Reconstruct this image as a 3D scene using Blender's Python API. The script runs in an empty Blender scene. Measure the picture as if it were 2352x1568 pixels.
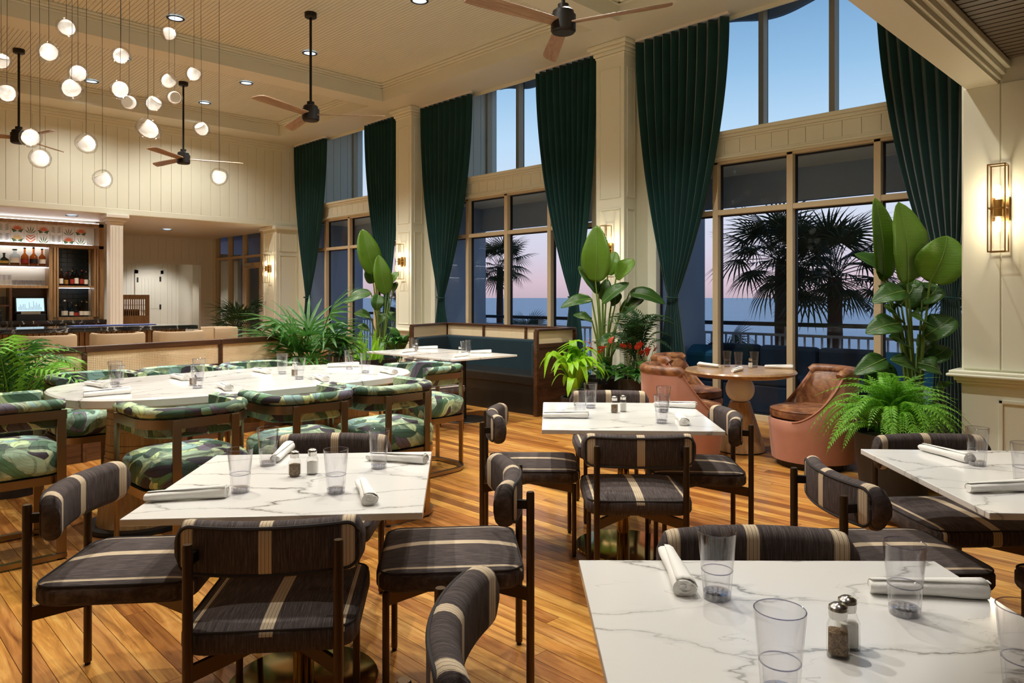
import bpy, bmesh, math, random
from math import sin, cos, pi, radians, sqrt
from mathutils import Vector, Matrix
random.seed(7)
S = bpy.context.scene
COL = S.collection
# ------------------------------------------------------------------ camera
cam_d = bpy.data.cameras.new('camera')
cam_d.sensor_width = 36.0
cam_d.lens = 1650.0 * 36.0 / 2352.0
cam_d.shift_y = -101.0 / 2352.0
cam_d.clip_start = 0.05
cam_d.clip_end = 9000
cam = bpy.data.objects.new('camera', cam_d)
COL.objects.link(cam)
cam.location = (0, 0, 1.42)
cam.rotation_euler = (pi / 2, 0, radians(45.42 - 90))
S.camera = cam
# ------------------------------------------------------------------ view / exposure
S.view_settings.view_transform = 'Standard'
S.view_settings.look = 'None'
S.view_settings.gamma = 1.0
S.view_settings.use_curve_mapping = False
S.view_settings.exposure = 0.0
# ------------------------------------------------------------------ dusk sky
W = bpy.data.worlds.new('dusk_sky')
S.world = W
W.use_nodes = True
nt = W.node_tree
nt.nodes.clear()
wo = nt.nodes.new('ShaderNodeOutputWorld')
wb = nt.nodes.new('ShaderNodeBackground')
tc = nt.nodes.new('ShaderNodeTexCoord')
sx = nt.nodes.new('ShaderNodeSeparateXYZ')
rp = nt.nodes.new('ShaderNodeValToRGB')
nt.links.new(tc.outputs['Generated'], sx.inputs[0])
nt.links.new(sx.outputs['Z'], rp.inputs[0])
nt.links.new(rp.outputs[0], wb.inputs[0])
nt.links.new(wb.outputs[0], wo.inputs[0])
wb.inputs[1].default_value = 1.15
el = rp.color_ramp.elements
el[0].position = 0.0
el[0].color = (0.60, 0.44, 0.50, 1)
el[1].position = 1.0
el[1].color = (0.03, 0.09, 0.22, 1)
for p, c in ((0.02, (0.72, 0.52, 0.58, 1)), (0.06, (0.72, 0.64, 0.74, 1)), (0.13, (0.70, 0.75, 0.87, 1)), (0.21, (0.54, 0.72, 0.90, 1)), (0.29, (0.32, 0.53, 0.76, 1)), (0.40, (0.15, 0.31, 0.54, 1)), (0.6, (0.07, 0.16, 0.34, 1))):
    e = el.new(p)
    e.color = c
# ------------------------------------------------------------------ recessed ceiling downlights (light data; housings are built further down)
WARM = (1.0, 0.955, 0.865)
def spot(loc, power, ang=95, blend=0.7, color=WARM, rad=0.05, aim=None):
    d = bpy.data.lights.new('downlight_lamp', 'SPOT')
    d.energy = power
    d.spot_size = radians(ang)
    d.spot_blend = blend
    d.color = color
    d.shadow_soft_size = rad
    o = bpy.data.objects.new('downlight_lamp', d)
    COL.objects.link(o)
    o.location = loc
    if aim is not None:
        v = Vector(aim) - Vector(loc)
        o.rotation_euler = v.to_track_quat('-Z', 'Y').to_euler()
    return o
def point(loc, power, color=(1.0, 0.84, 0.60), rad=0.03):
    d = bpy.data.lights.new('bulb_lamp', 'POINT')
    d.energy = power
    d.color = color
    d.shadow_soft_size = rad
    o = bpy.data.objects.new('bulb_lamp', d)
    COL.objects.link(o)
    o.location = loc
    return o
# ceiling positions of the downlights: (x, y, power). The tray ceilings are at z 5.02.
DOWN = [(0.9, 7.05, 1), (3.15, 7.2, 1), (3.2, 9.35, 1), (3.1, 11.6, 1), (0.3, 9.2, 0), (5.3, 7.3, 0), (1.9, 11.5, 0)]
# ------------------------------------------------------------------ mesh helpers
def lin(c):
    return tuple(((v / 12.92) if v <= 0.04045 else ((v + 0.055) / 1.055) ** 2.4) for v in c)
def rgb(r, g, b):
    return lin((r / 255.0, g / 255.0, b / 255.0)) + (1.0,)
class MB:
    def __init__(s):
        s.v = []
        s.f = []
    def add(s, vs, fs):
        o = len(s.v)
        s.v += [tuple(p) for p in vs]
        s.f += [tuple(i + o for i in f) for f in fs]
        return s
    def box(s, x0, x1, y0, y1, z0, z1):
        vs = [(x, y, z) for z in (z0, z1) for (x, y) in ((x0, y0), (x1, y0), (x1, y1), (x0, y1))]
        return s.add(vs, [(3, 2, 1, 0), (4, 5, 6, 7), (0, 1, 5, 4), (1, 2, 6, 5), (2, 3, 7, 6), (3, 0, 4, 7)])
    def cbox(s, x, y, z, w, d, h, rz=0.0):
        c, n = cos(rz), sin(rz)
        vs = []
        for zz in (z - h / 2, z + h / 2):
            for (a, b) in ((-w / 2, -d / 2), (w / 2, -d / 2), (w / 2, d / 2), (-w / 2, d / 2)):
                vs.append((x + a * c - b * n, y + a * n + b * c, zz))
        return s.add(vs, [(3, 2, 1, 0), (4, 5, 6, 7), (0, 1, 5, 4), (1, 2, 6, 5), (2, 3, 7, 6), (3, 0, 4, 7)])
    def bar(s, p, q, w, h, up=(0, 0, 1)):
        p, q, up = Vector(p), Vector(q), Vector(up)
        t = (q - p).normalized()
        a = t.cross(up).normalized()
        b = a.cross(t).normalized()
        vs = []
        for c in (p, q):
            for (i, j) in ((-1, -1), (1, -1), (1, 1), (-1, 1)):
                vs.append(c + a * (i * w / 2) + b * (j * h / 2))
        return s.add(vs, [(3, 2, 1, 0), (4, 5, 6, 7), (0, 1, 5, 4), (1, 2, 6, 5), (2, 3, 7, 6), (3, 0, 4, 7)])
    def sweep(s, path, prof, closed=False, cap=True, scales=None):
        """prof: (u, v) outline; u across (horizontal-ish), v up. path in 3d."""
        P = [Vector(p) for p in path]
        n, m = len(P), len(prof)
        vs = []
        last = None
        for i in range(n):
            a = P[i - 1] if (i > 0 or closed) else P[i]
            b = P[(i + 1) % n] if (i < n - 1 or closed) else P[i]
            t = (b - a)
            if t.length < 1e-9:
                t = Vector((0, 0, 1))
            t.normalize()
            up = Vector((0, 0, 1)) if abs(t.z) < 0.95 else (last or Vector((0, 1, 0)))
            side = t.cross(up)
            side.normalize()
            u2 = side.cross(t).normalized()
            if abs(t.z) < 0.95:
                last = -t.copy() if t.z == 0 else u2
            k = scales[i] if scales else 1.0
            for (a_, b_) in prof:
                vs.append(P[i] + side * (a_ * k) + u2 * (b_ * k))
        fs = []
        for i in range(n if closed else n - 1):
            j = (i + 1) % n
            for q in range(m):
                r = (q + 1) % m
                fs.append((i * m + q, i * m + r, j * m + r, j * m + q))
        if cap and not closed:
            fs.append(tuple(range(m - 1, -1, -1)))
            fs.append(tuple((n - 1) * m + q for q in range(m)))
        return s.add(vs, fs)
    def tube(s, path, r, n=8, cap=True, radii=None, closed=False):
        prof = [(r * cos(2 * pi * i / n), r * sin(2 * pi * i / n)) for i in range(n)]
        return s.sweep(path, prof, closed=closed, cap=cap, scales=[q / r for q in radii] if radii else None)
    def cyl(s, x, y, z0, z1, r, n=16, r2=None):
        return s.lathe([(r, z0), (r if r2 is None else r2, z1)], n, (x, y, 0), caps=True)
    def lathe(s, prof, n=24, c=(0, 0, 0), caps=False, closed=False):
        vs = []
        m = len(prof)
        for i in range(n):
            a = 2 * pi * i / n
            for (r, z) in prof:
                vs.append((c[0] + r * cos(a), c[1] + r * sin(a), c[2] + z))
        fs = []
        for i in range(n):
            j = (i + 1) % n
            for q in range(m - 1 if not closed else m):
                r = (q + 1) % m
                fs.append((i * m + q, j * m + q, j * m + r, i * m + r))
        if caps:
            fs.append(tuple(i * m for i in range(n - 1, -1, -1)))
            fs.append(tuple(i * m + m - 1 for i in range(n)))
        return s.add(vs, fs)
    def prism(s, poly, z0, z1):
        n = len(poly)
        vs = [(p[0], p[1], z0) for p in poly] + [(p[0], p[1], z1) for p in poly]
        fs = [tuple(range(n - 1, -1, -1)), tuple(range(n, 2 * n))] + [(i, (i + 1) % n, n + (i + 1) % n, n + i) for i in range(n)]
        return s.add(vs, fs)
    def rings(s, rs, cap0=True, cap1=True):
        m = len(rs[0])
        vs = [p for r in rs for p in r]
        fs = []
        for i in range(len(rs) - 1):
            for q in range(m):
                r = (q + 1) % m
                fs.append((i * m + q, i * m + r, (i + 1) * m + r, (i + 1) * m + q))
        if cap0:
            fs.append(tuple(range(m - 1, -1, -1)))
        if cap1:
            fs.append(tuple((len(rs) - 1) * m + q for q in range(m)))
        return s.add(vs, fs)
    def grid(s, rows):
        m = len(rows[0])
        vs = [p for r in rows for p in r]
        fs = [(i * m + q, i * m + q + 1, (i + 1) * m + q + 1, (i + 1) * m + q) for i in range(len(rows) - 1) for q in range(m - 1)]
        return s.add(vs, fs)
    def mesh(s, name, mat=None, smooth=False):
        me = bpy.data.meshes.new(name)
        me.from_pydata([tuple(p) for p in s.v], [], s.f)
        me.validate()
        if mat is not None:
            me.materials.append(mat)
        if smooth:
            me.polygons.foreach_set('use_smooth', [True] * len(me.polygons))
            try:
                me.set_sharp_from_angle(angle=radians(smooth if smooth is not True else 40))
            except Exception:
                pass
        me.update()
        return me
    def build(s, name, mat=None, parent=None, smooth=False, bevel=0.0, thick=0.0, label=None, stuff=False):
        return link(name, s.mesh(name, mat, smooth), parent, bevel, thick, label, stuff)
def link(name, me, parent=None, bevel=0.0, thick=0.0, label=None, stuff=False):
    o = bpy.data.objects.new(name, me)
    COL.objects.link(o)
    if parent is not None:
        o.parent = parent
    if thick:
        md = o.modifiers.new('thickness', 'SOLIDIFY')
        md.thickness = thick
        md.offset = 0
    if bevel:
        md = o.modifiers.new('bevel', 'BEVEL')
        md.width = bevel
        md.segments = 2
        md.limit_method = 'ANGLE'
    if label:
        o['label'] = label
    if stuff:
        o['kind'] = 'stuff'
    return o
def thing(name, label, cat, loc=(0, 0, 0), rz=0.0, group=None):
    o = bpy.data.objects.new(name, None)
    o.empty_display_size = 0.1
    COL.objects.link(o)
    o.location = loc
    o.rotation_euler = (0, 0, rz)
    return tag(o, label, cat, group)
def tag(o, label, cat, group=None):
    o['label'] = label
    o['category'] = cat
    if group:
        o['group'] = group
    return o
def struct(o, label=None, cat=None):
    o['kind'] = 'structure'
    if label:
        o['label'] = label
        o['category'] = cat
    return o
def dup(root, loc, rz, label, group=None):
    r = root.copy()
    COL.objects.link(r)
    r.location = loc
    r.rotation_euler = (0, 0, rz)
    r['label'] = label
    if group:
        r['group'] = group
    for ch in list(root.children):
        c = ch.copy()
        COL.objects.link(c)
        c.parent = r
        for g in list(ch.children):
            d = g.copy()
            COL.objects.link(d)
            d.parent = c
    return r
def catmull(pts, n=6):
    P = [Vector(p) for p in pts]
    out = []
    for i in range(len(P) - 1):
        p0 = P[max(i - 1, 0)]
        p1, p2 = P[i], P[i + 1]
        p3 = P[min(i + 2, len(P) - 1)]
        for k in range(n):
            t = k / n
            out.append(0.5 * ((2 * p1) + (p2 - p0) * t + (2 * p0 - 5 * p1 + 4 * p2 - p3) * t * t + (3 * p1 - p0 - 3 * p2 + p3) * t ** 3))
    out.append(P[-1])
    return out
def rrect(w, d, r, n=5, cx=0.0, cy=0.0):
    out = []
    for (sx_, sy_, a0) in ((1, 1, 0), (-1, 1, 90), (-1, -1, 180), (1, -1, 270)):
        for k in range(n + 1):
            a = radians(a0 + 90 * k / n)
            out.append((cx + sx_ * (w / 2 - r) + r * cos(a), cy + sy_ * (d / 2 - r) + r * sin(a)))
    return out
def cushion(mb, w, d, z0, z1, r, crown=0.02, ed=0.02, cx=0, cy=0, n=5):
    """rounded upholstered block with a crowned top"""
    h = z1 - z0
    rs = []
    for (ins, z) in ((ed, z0), (ed * 0.3, z0 + ed * 0.45), (0, z0 + ed), (0, z1 - ed), (ed * 0.3, z1 - ed * 0.42), (ed, z1), (min(w, d) * 0.16, z1 + crown * 0.6), (min(w, d) * 0.3, z1 + crown * 0.95), (min(w, d) * 0.42, z1 + crown)):
        rr = max(r - ins * 0.6, 0.012)
        rs.append([(x, y, z) for (x, y) in rrect(w - 2 * ins, d - 2 * ins, min(rr, (min(w, d) - 2 * ins) / 2 - 0.001), n, cx, cy)])
    return mb.rings(rs)
# ------------------------------------------------------------------ materials
def newmat(name):
    m = bpy.data.materials.new(name)
    m.use_nodes = True
    n = m.node_tree
    b = n.nodes.get('Principled BSDF')
    return m, n, b
def N(n, typ, **kw):
    x = n.nodes.new(typ)
    for k, v in kw.items():
        if k.startswith('i_'):
            key = k[2:].replace('_', ' ')
            x.inputs[int(key) if key.isdigit() else key].default_value = v
        else:
            setattr(x, k, v)
    return x
def L(n, a, b):
    n.links.new(a, b)
def plain(name, col, rough=0.5, metal=0.0, spec=0.5, noise=0.0, nscale=8.0, bump=0.0, bscale=60.0, coat=0.0, sheen=0.0, trans=0.0, emis=None, estr=0.0):
    m, n, b = newmat(name)
    b.inputs['Base Color'].default_value = col
    b.inputs['Roughness'].default_value = rough
    b.inputs['Metallic'].default_value = metal
    b.inputs['Specular IOR Level'].default_value = spec
    if coat:
        b.inputs['Coat Weight'].default_value = coat
        b.inputs['Coat Roughness'].default_value = 0.12
    if sheen:
        b.inputs['Sheen Weight'].default_value = sheen
        b.inputs['Sheen Roughness'].default_value = 0.4
    if noise or bump:
        t = N(n, 'ShaderNodeTexCoord')
    if noise:
        z = N(n, 'ShaderNodeTexNoise', i_Scale=nscale, i_Detail=4.0)
        L(n, t.outputs['Object'], z.inputs['Vector'])
        mx = N(n, 'ShaderNodeMix', data_type='RGBA')
        mx.inputs[6].default_value = tuple(c * (1 - noise) for c in col[:3]) + (1,)
        mx.inputs[7].default_value = tuple(min(c * (1 + noise), 1) for c in col[:3]) + (1,)
        L(n, z.outputs[0], mx.inputs[0])
        L(n, mx.outputs[2], b.inputs['Base Color'])
    if bump:
        z2 = N(n, 'ShaderNodeTexNoise', i_Scale=bscale, i_Detail=3.0)
        L(n, t.outputs['Object'], z2.inputs['Vector'])
        bp = N(n, 'ShaderNodeBump', i_Strength=bump, i_Distance=0.01)
        L(n, z2.outputs[0], bp.inputs['Height'])
        L(n, bp.outputs[0], b.inputs['Normal'])
    if emis:
        b.inputs['Emission Color'].default_value = emis
        b.inputs['Emission Strength'].default_value = estr
    if trans:
        # leaf-like translucency
        tr = N(n, 'ShaderNodeBsdfTranslucent')
        ms = N(n, 'ShaderNodeMixShader')
        out = n.nodes.get('Material Output')
        ms.inputs[0].default_value = trans
        if noise:
            L(n, mx.outputs[2], tr.inputs[0])
        else:
            tr.inputs[0].default_value = col
        L(n, b.outputs[0], ms.inputs[1])
        L(n, tr.outputs[0], ms.inputs[2])
        L(n, ms.outputs[0], out.inputs[0])
    return m
def emit(name, col, strength):
    m, n, b = newmat(name)
    b.inputs['Base Color'].default_value = (0, 0, 0, 1)
    b.inputs['Emission Color'].default_value = col
    b.inputs['Emission Strength'].default_value = strength
    return m
def cloudy(name, col, lo, hi):
    m, n, b = newmat(name)
    b.inputs['Base Color'].default_value = (0.7, 0.66, 0.6, 1)
    b.inputs['Roughness'].default_value = 0.3
    t = N(n, 'ShaderNodeTexCoord')
    z = N(n, 'ShaderNodeTexNoise', i_Scale=22.0, i_Detail=2.0)
    L(n, t.outputs['Object'], z.inputs['Vector'])
    sx_ = N(n, 'ShaderNodeSeparateXYZ')
    L(n, t.outputs['Object'], sx_.inputs[0])
    mr = N(n, 'ShaderNodeMapRange')
    mr.inputs[1].default_value = 0.04
    mr.inputs[2].default_value = -0.05
    mr.inputs[3].default_value = lo
    mr.inputs[4].default_value = hi
    L(n, sx_.outputs[2], mr.inputs[0])
    k = N(n, 'ShaderNodeMath', operation='MULTIPLY')
    L(n, mr.outputs[0], k.inputs[0])
    rr = ramp(n, [(0.3, G(0.6)), (0.7, G(1.25))])
    L(n, z.outputs[0], rr.inputs[0])
    L(n, rr.outputs[0], k.inputs[1])
    b.inputs['Emission Color'].default_value = col
    L(n, k.outputs[0], b.inputs['Emission Strength'])
    return m
def thin_glass(name, tint=(0.97, 0.98, 0.98, 1), ior=1.45, rough=0.0, boost=0.0, p=4.0, top=0.8):
    m, n, b = newmat(name)
    out = n.nodes.get('Material Output')
    n.nodes.remove(b)
    lw = N(n, 'ShaderNodeLayerWeight', i_Blend=0.5)
    pw = N(n, 'ShaderNodeMath', operation='POWER')
    pw.inputs[1].default_value = p
    L(n, lw.outputs['Facing'], pw.inputs[0])
    f0 = ((ior - 1) / (ior + 1)) ** 2
    fr = N(n, 'ShaderNodeMath', operation='MULTIPLY_ADD')
    fr.inputs[1].default_value = top - f0
    fr.inputs[2].default_value = f0
    L(n, pw.outputs[0], fr.inputs[0])
    tr = N(n, 'ShaderNodeBsdfTransparent')
    tr.inputs[0].default_value = tint
    gl = N(n, 'ShaderNodeBsdfGlossy')
    gl.inputs['Roughness'].default_value = rough
    ms = N(n, 'ShaderNodeMixShader')
    if boost:
        ad = N(n, 'ShaderNodeMath', operation='ADD')
        ad.inputs[1].default_value = boost
        L(n, fr.outputs[0], ad.inputs[0])
        L(n, ad.outputs[0], ms.inputs[0])
    else:
        L(n, fr.outputs[0], ms.inputs[0])
    L(n, tr.outputs[0], ms.inputs[1])
    L(n, gl.outputs[0], ms.inputs[2])
    L(n, ms.outputs[0], out.inputs[0])
    return m
def ramp(n, stops, interp='LINEAR'):
    r = N(n, 'ShaderNodeValToRGB')
    r.color_ramp.interpolation = interp
    e = r.color_ramp.elements
    e[0].position, e[0].color = stops[0]
    e[1].position, e[1].color = stops[-1]
    for p, c in stops[1:-1]:
        q = e.new(p)
        q.color = c
    return r
def G(v):
    return (v, v, v, 1)
def wood(name, c0, c1, c2, axis=1, rough=0.35, coat=0.3, scale=1.0, vary=True):
    """grain runs along the object axis given"""
    m, n, b = newmat(name)
    t = N(n, 'ShaderNodeTexCoord')
    oi = N(n, 'ShaderNodeObjectInfo')
    ge = N(n, 'ShaderNodeNewGeometry')
    su = N(n, 'ShaderNodeMath', operation='ADD')
    L(n, oi.outputs['Random'], su.inputs[0])
    L(n, ge.outputs['Random Per Island'], su.inputs[1])
    fr = N(n, 'ShaderNodeMath', operation='FRACT')
    L(n, su.outputs[0], fr.inputs[0])
    off = N(n, 'ShaderNodeMath', operation='MULTIPLY')
    off.inputs[1].default_value = 37.0
    L(n, fr.outputs[0], off.inputs[0])
    va = N(n, 'ShaderNodeVectorMath', operation='ADD')
    L(n, t.outputs['Object'], va.inputs[0])
    L(n, off.outputs[0], va.inputs[1])
    mp = N(n, 'ShaderNodeMapping')
    sc = [22.0 * scale, 22.0 * scale, 22.0 * scale]
    sc[axis] = 1.6 * scale
    mp.inputs['Scale'].default_value = sc
    L(n, va.outputs[0], mp.inputs['Vector'])
    z = N(n, 'ShaderNodeTexNoise', i_Scale=1.0, i_Detail=5.0, i_Roughness=0.65, i_Distortion=1.2)
    L(n, mp.outputs[0], z.inputs['Vector'])
    gr = ramp(n, [(0.25, c0), (0.5, c1), (0.75, c2)])
    L(n, z.outputs[0], gr.inputs[0])
    mx = N(n, 'ShaderNodeMix', data_type='RGBA', blend_type='MULTIPLY')
    mx.inputs[0].default_value = 1.0 if vary else 0.0
    tone = ramp(n, [(0.0, (0.42, 0.32, 0.26, 1)), (0.2, (0.75, 0.58, 0.46, 1)), (0.5, (0.98, 0.92, 0.84, 1)), (0.8, (1.2, 1.2, 0.9, 1)), (1.0, (0.85, 0.66, 0.5, 1))])
    L(n, fr.outputs[0], tone.inputs[0])
    L(n, gr.outputs[0], mx.inputs[6])
    L(n, tone.outputs[0], mx.inputs[7])
    L(n, mx.outputs[2], b.inputs['Base Color'])
    b.inputs['Roughness'].default_value = rough
    b.inputs['Coat Weight'].default_value = coat
    b.inputs['Coat Roughness'].default_value = 0.14
    bp = N(n, 'ShaderNodeBump', i_Strength=0.08, i_Distance=0.004)
    L(n, z.outputs[0], bp.inputs['Height'])
    L(n, bp.outputs[0], b.inputs['Normal'])
    return m
def marble(name, base, vein, soft, scale=1.0, rough=0.12, wide=0.012):
    m, n, b = newmat(name)
    t = N(n, 'ShaderNodeTexCoord')
    oi = N(n, 'ShaderNodeObjectInfo')
    off = N(n, 'ShaderNodeMath', operation='MULTIPLY')
    off.inputs[1].default_value = 23.0
    L(n, oi.outputs['Random'], off.inputs[0])
    va = N(n, 'ShaderNodeVectorMath', operation='ADD')
    L(n, t.outputs['Object'], va.inputs[0])
    L(n, off.outputs[0], va.inputs[1])
    mp = N(n, 'ShaderNodeMapping')
    mp.inputs['Rotation'].default_value = (0, 0, 0.5)
    mp.inputs['Scale'].default_value = (1.6 * scale, 4.2 * scale, 3.0 * scale)
    L(n, va.outputs[0], mp.inputs['Vector'])
    wn = N(n, 'ShaderNodeTexNoise', i_Scale=2.4, i_Detail=5.0, i_Roughness=0.6)
    L(n, mp.outputs[0], wn.inputs['Vector'])
    wsc = N(n, 'ShaderNodeVectorMath', operation='SCALE')
    wsc.inputs['Scale'].default_value = 0.55
    L(n, wn.outputs[1], wsc.inputs[0])
    wp = N(n, 'ShaderNodeVectorMath', operation='ADD')
    L(n, mp.outputs[0], wp.inputs[0])
    L(n, wsc.outputs[0], wp.inputs[1])
    def edges_(sc, seed):
        q = N(n, 'ShaderNodeVectorMath', operation='MULTIPLY_ADD')
        q.inputs[1].default_value = (sc, sc, sc)
        q.inputs[2].default_value = (seed, seed * 2, 0.3)
        L(n, wp.outputs[0], q.inputs[0])
        v = N(n, 'ShaderNodeTexVoronoi', feature='DISTANCE_TO_EDGE', voronoi_dimensions='2D', i_Scale=1.0)
        L(n, q.outputs[0], v.inputs['Vector'])
        return v.outputs['Distance']
    def mul(a_, b_):
        k = N(n, 'ShaderNodeMath', operation='MULTIPLY')
        L(n, a_, k.inputs[0])
        if isinstance(b_, float):
            k.inputs[1].default_value = b_
        else:
            L(n, b_, k.inputs[1])
        return k.outputs[0]
    ma = N(n, 'ShaderNodeTexNoise', i_Scale=2.6, i_Detail=2.0)
    L(n, va.outputs[0], ma.inputs['Vector'])
    mr = ramp(n, [(0.36, G(0.05)), (0.62, G(1))])
    L(n, ma.outputs[0], mr.inputs[0])
    e1, e2 = edges_(0.95, 0.0), edges_(2.6, 5.1)
    l1 = ramp(n, [(0.0, G(1)), (wide * 0.5, G(0.8)), (wide * 1.3, G(0))])
    L(n, e1, l1.inputs[0])
    s1 = ramp(n, [(0.0, G(1)), (wide * 5.0, G(0))])
    L(n, e1, s1.inputs[0])
    l2 = ramp(n, [(0.0, G(1)), (wide * 1.6, G(0))])
    L(n, e2, l2.inputs[0])
    m2r = ramp(n, [(0.54, G(0)), (0.66, G(1))])
    L(n, wn.outputs[0], m2r.inputs[0])
    mx0 = N(n, 'ShaderNodeMix', data_type='RGBA')
    mx0.inputs[6].default_value = base
    mx0.inputs[7].default_value = soft
    L(n, mul(s1.outputs[0], mr.outputs[0]), mx0.inputs[0])
    mx1 = N(n, 'ShaderNodeMix', data_type='RGBA')
    mx1.inputs[7].default_value = vein
    L(n, mx0.outputs[2], mx1.inputs[6])
    L(n, mul(mul(l1.outputs[0], mr.outputs[0]), 0.95), mx1.inputs[0])
    mx2 = N(n, 'ShaderNodeMix', data_type='RGBA')
    mx2.inputs[7].default_value = vein
    L(n, mx1.outputs[2], mx2.inputs[6])
    L(n, mul(mul(l2.outputs[0], m2r.outputs[0]), 0.45), mx2.inputs[0])
    L(n, mx2.outputs[2], b.inputs['Base Color'])
    b.inputs['Roughness'].default_value = rough
    return m
def striped(name, positions, half, flat=False):
    """dark woven cloth with cream bands across the object's x axis"""
    m, n, b = newmat(name)
    t = N(n, 'ShaderNodeTexCoord')
    s = N(n, 'ShaderNodeSeparateXYZ')
    L(n, t.outputs['Object'], s.inputs[0])
    mp = N(n, 'ShaderNodeMapping')
    mp.inputs['Scale'].default_value = (260, 14, 14)
    L(n, t.outputs['Object'], mp.inputs['Vector'])
    z = N(n, 'ShaderNodeTexNoise', i_Scale=1.0, i_Detail=4.0, i_Roughness=0.7)
    L(n, mp.outputs[0], z.inputs['Vector'])
    cl = ramp(n, [(0.25, rgb(46, 40, 40)), (0.5, rgb(78, 69, 68)), (0.78, rgb(120, 110, 106))])
    L(n, z.outputs[0], cl.inputs[0])
    tot = None
    for p in positions:
        d = N(n, 'ShaderNodeMath', operation='SUBTRACT')
        d.inputs[1].default_value = p
        L(n, s.outputs[0], d.inputs[0])
        a = N(n, 'ShaderNodeMath', operation='ABSOLUTE')
        L(n, d.outputs[0], a.inputs[0])
        l = N(n, 'ShaderNodeMath', operation='LESS_THAN')
        l.inputs[1].default_value = half if not isinstance(half, dict) else half[p]
        L(n, a.outputs[0], l.inputs[0])
        if tot is None:
            tot = l
        else:
            q = N(n, 'ShaderNodeMath', operation='MAXIMUM')
            L(n, tot.outputs[0], q.inputs[0])
            L(n, l.outputs[0], q.inputs[1])
            tot = q
    if not flat:
        zt_ = N(n, 'ShaderNodeMath', operation='GREATER_THAN')
        zt_.inputs[1].default_value = 0.458
        L(n, s.outputs[2], zt_.inputs[0])
        yt_ = N(n, 'ShaderNodeMath', operation='GREATER_THAN')
        yt_.inputs[1].default_value = 0.20
        L(n, s.outputs[1], yt_.inputs[0])
        o_ = N(n, 'ShaderNodeMath', operation='MAXIMUM')
        L(n, zt_.outputs[0], o_.inputs[0])
        L(n, yt_.outputs[0], o_.inputs[1])
        q = N(n, 'ShaderNodeMath', operation='MULTIPLY')
        L(n, tot.outputs[0], q.inputs[0])
        L(n, o_.outputs[0], q.inputs[1])
        tot = q
    # thin dark threads inside the bands
    ml = N(n, 'ShaderNodeMath', operation='MULTIPLY')
    ml.inputs[1].default_value = 2 * pi / 0.0105
    L(n, s.outputs[0], ml.inputs[0])
    sn = N(n, 'ShaderNodeMath', operation='COSINE')
    L(n, ml.outputs[0], sn.inputs[0])
    th = ramp(n, [(0.0, rgb(205, 186, 158)), (0.90, rgb(214, 197, 170)), (0.975, rgb(150, 128, 106)), (1.0, rgb(110, 90, 74))])
    a5 = N(n, 'ShaderNodeMath', operation='MULTIPLY_ADD')
    a5.inputs[1].default_value = 0.5
    a5.inputs[2].default_value = 0.5
    L(n, sn.outputs[0], a5.inputs[0])
    L(n, a5.outputs[0], th.inputs[0])
    mx = N(n, 'ShaderNodeMix', data_type='RGBA')
    L(n, tot.outputs[0], mx.inputs[0])
    L(n, cl.outputs[0], mx.inputs[6])
    L(n, th.outputs[0], mx.inputs[7])
    L(n, mx.outputs[2], b.inputs['Base Color'])
    b.inputs['Roughness'].default_value = 0.85
    b.inputs['Specular IOR Level'].default_value = 0.2
    wv = N(n, 'ShaderNodeTexNoise', i_Scale=420.0, i_Detail=1.0)
    L(n, t.outputs['Object'], wv.inputs['Vector'])
    bp = N(n, 'ShaderNodeBump', i_Strength=0.35, i_Distance=0.002)
    L(n, wv.outputs[0], bp.inputs['Height'])
    L(n, bp.outputs[0], b.inputs['Normal'])
    return m
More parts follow.
